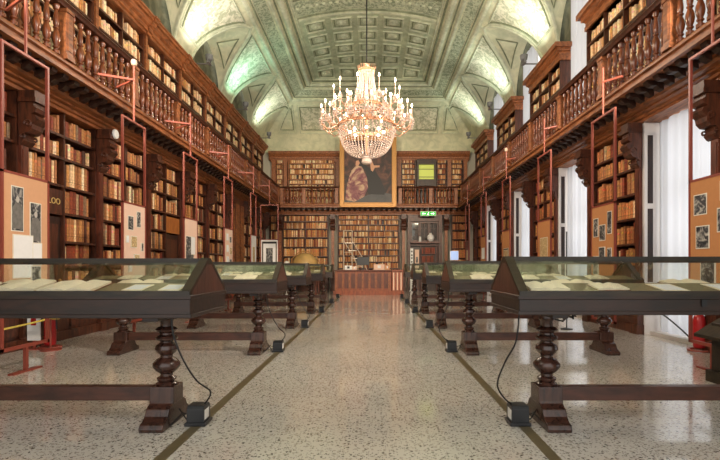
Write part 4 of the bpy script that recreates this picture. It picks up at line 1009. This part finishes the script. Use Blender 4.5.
o = MB().tube(smooth([(5.04, 9.2, .95), (4.85, 8.5, .72), (4.68, 8.0, .6), (4.6, 7.5, .5), (4.5, 7.0, .38), (4.3, 6.5, .33)]), .012, 6).build('barrier_rope', 'cable', loc=(4.7, 8, .7)); tag(o, 'dark barrier rope in front of the nearest right curtain', 'rope')
t = empty('lectern', (4.1, 5.1, 0), 'dark sloping-top lectern cabinet cut off by the right edge', 'lectern')
part('body', 'case_frame', t, (3.84, 4.5, 4.7, 5.44, .06, .66)); part('plinth', 'case_frame', t, (3.8, 4.54, 4.66, 5.48, 0, .13))
MB().prism([(3.68, .5), (3.68, .535), (4.45, 1.0), (4.6, 1.0), (4.6, .66), (3.84, .58)], 4.6, 5.5, axis='w').build('sloped_top', 'case_frame', t)
# spotlights on the upper cornice
def flood(X, Y, s, label, col, e):
    t = empty('floodlight', (X, Y, 7.44), label, 'floodlight')
    part('bracket', 'grey', t, (min(X, X+s*.58), max(X, X+s*.58), Y-.03, Y+.03, 7.43, 7.45), (X-.05, X+.05, Y-.14, Y+.14, 7.44, 7.46), (X-.02, X+.02, Y-.14, Y-.12, 7.46, 7.62), (X-.02, X+.02, Y+.12, Y+.14, 7.46, 7.62))
    b = MB(); b.lathe([(.05, -.1), (.1, -.06), (.12, .06), (.12, .08), (.1, .08)], X, Y, 7.62, 12); b.build('lamp_head', 'grey', t, smooth=True)
    l = bpy.data.lights.new('floodlight_lamp', 'AREA'); l.shape = 'DISK'; l.size = .2; l.energy = e; l.color = col; l.spread = math.radians(140)
    o = bpy.data.objects.new('floodlight_lamp', l); COL.objects.link(o); o.location = (X, Y, 7.73); o.rotation_euler = (PI, 0, 0); o.rotation_euler.rotate_axis('Y', s*.1)
FC = [(1, .93, .8), (1, .95, .84), (1, .97, .86), (.5, 1, .8), (.9, 1, .85)]
for i, y in enumerate((6.15, 10.35, 14.55, 18.75, 22.95)):
    q = ['nearest', 'second', 'third', 'fourth', 'farthest'][i]
    flood(XC-HALF+.6, y+.0, -1, q+' grey floodlight from the camera on top of the left upper bookcases', FC[i], 15)
    flood(XC+HALF-.6, y+.0, 1, q+' grey floodlight from the camera on top of the right upper bookcases', [(1, .88, .66), (1, .88, .68), (.96, 1, .86), (.9, 1, .9), (.9, 1, .86)][i], 15)
o = MB().lathe([(.02, 0), (.09, .0), (.1, .02), (.09, .05), (.02, .06)], 0, 0, 0, 16).build('wall_clock', 'white', smooth=True); o.location = (-5.24, 9.73+.0, 3.98); o.rotation_euler = (0, PI/2, 0); tag(o, 'small white round lamp on the second left corbel', 'lamp')

# ------------------------------------------------------------------ light
w = bpy.data.worlds.new('sky'); SC.world = w; w.use_nodes = True
bg = w.node_tree.nodes['Background']; bg.inputs[0].default_value = (1, .97, .93, 1); bg.inputs[1].default_value = 1.1
def area(X, Y, Z, rot, sx, sy, e, col=(1, 1, 1), name='daylight'):
    l = bpy.data.lights.new(name, 'AREA'); l.shape = 'RECTANGLE'; l.size = sx; l.size_y = sy; l.energy = e; l.color = col
    o = bpy.data.objects.new(name, l); COL.objects.link(o); o.location = (X, Y, Z); o.rotation_euler = rot; return o
for c in WIN:
    area(6.3, c, 2.1, (0, PI/2, 0), 3.9, 1.7, 25, (.92, .95, 1))
    area(6.3, c, 6.8, (0, PI/2, 0), 4.0, 1.7, 5, (.97, .98, 1))
for i in range(6):
    a = PI/6+i*PI/3
    l = bpy.data.lights.new('candle_glow', 'POINT'); l.energy = 60; l.color = (1, .82, .66); l.shadow_soft_size = .06
    o = bpy.data.objects.new('candle_glow', l); COL.objects.link(o); o.location = (CX+1.32*math.cos(a), CY+1.32*math.sin(a), 6.1)
def fill_spot(X, Y, Z, T, e, ang, label, col=(1, .86, .7)):  # fill lamps added out of view to brighten end wall and bookcases
    t = empty('added_spotlight', (X, Y, Z), label, 'added spotlight')
    d = (Vector(T)-Vector((X, Y, Z))).normalized()
    MB().bar(Vector((X, Y, Z))-d*.2, Vector((X, Y, Z))-d*.03, .16, .16).build('housing', 'black', t)
    MB().tube([(X, Y, 5.44), (X, Y, Z)], .015, 6).build('clamp', 'black', t)
    l = bpy.data.lights.new('added_spot_lamp', 'SPOT'); l.energy = e; l.color = col; l.spot_size = math.radians(ang); l.spot_blend = .8; l.shadow_soft_size = .12
    o = bpy.data.objects.new('added_spot_lamp', l); COL.objects.link(o); o.location = (X, Y, Z); o.rotation_euler = d.to_track_quat('-Z', 'Y').to_euler()
fill_spot(-4.72, 3.2, 5.75, (0, 25, 3.6), 2600, 42, 'added unseen fill spotlight on the left gallery rail, aimed at the end wall', (1, .8, .58))
fill_spot(4.34, 3.2, 5.75, (-.4, 25, 3.6), 3800, 42, 'added unseen fill spotlight on the right gallery rail, aimed at the end wall', (1, .8, .58))
fill_spot(4.34, 2.2, 5.75, (-5.6, 10, 3.2), 1600, 80, 'added unseen fill spotlight on the right gallery rail, aimed at the left bookcases')
fill_spot(-4.72, 2.2, 5.75, (5.2, 10, 3.2), 1000, 80, 'added unseen fill spotlight on the left gallery rail, aimed at the right bookcases')

cam = bpy.data.cameras.new('camera'); cam.lens = 24; cam.sensor_width = 36; cam.sensor_fit = 'HORIZONTAL'
cam.shift_x = (360-SX)/720; cam.shift_y = (SY-230)/720
co = bpy.data.objects.new('camera', cam); COL.objects.link(co); co.location = (0, 0, CAMZ); co.rotation_euler = (PI/2, 0, 0); SC.camera = co
SC.view_settings.view_transform = 'Standard'; SC.view_settings.look = 'None'; SC.view_settings.gamma = 1; SC.view_settings.use_curve_mapping = False
SC.view_settings.exposure = 0.72
SC.cycles.max_bounces = 7; SC.cycles.diffuse_bounces = 4; SC.cycles.glossy_bounces = 3; SC.cycles.transparent_max_bounces = 10; SC.cycles.caustics_reflective = False; SC.cycles.caustics_refractive = False
SC.cycles.sample_clamp_indirect = 6
print('BOOKS', len(BOOKS))
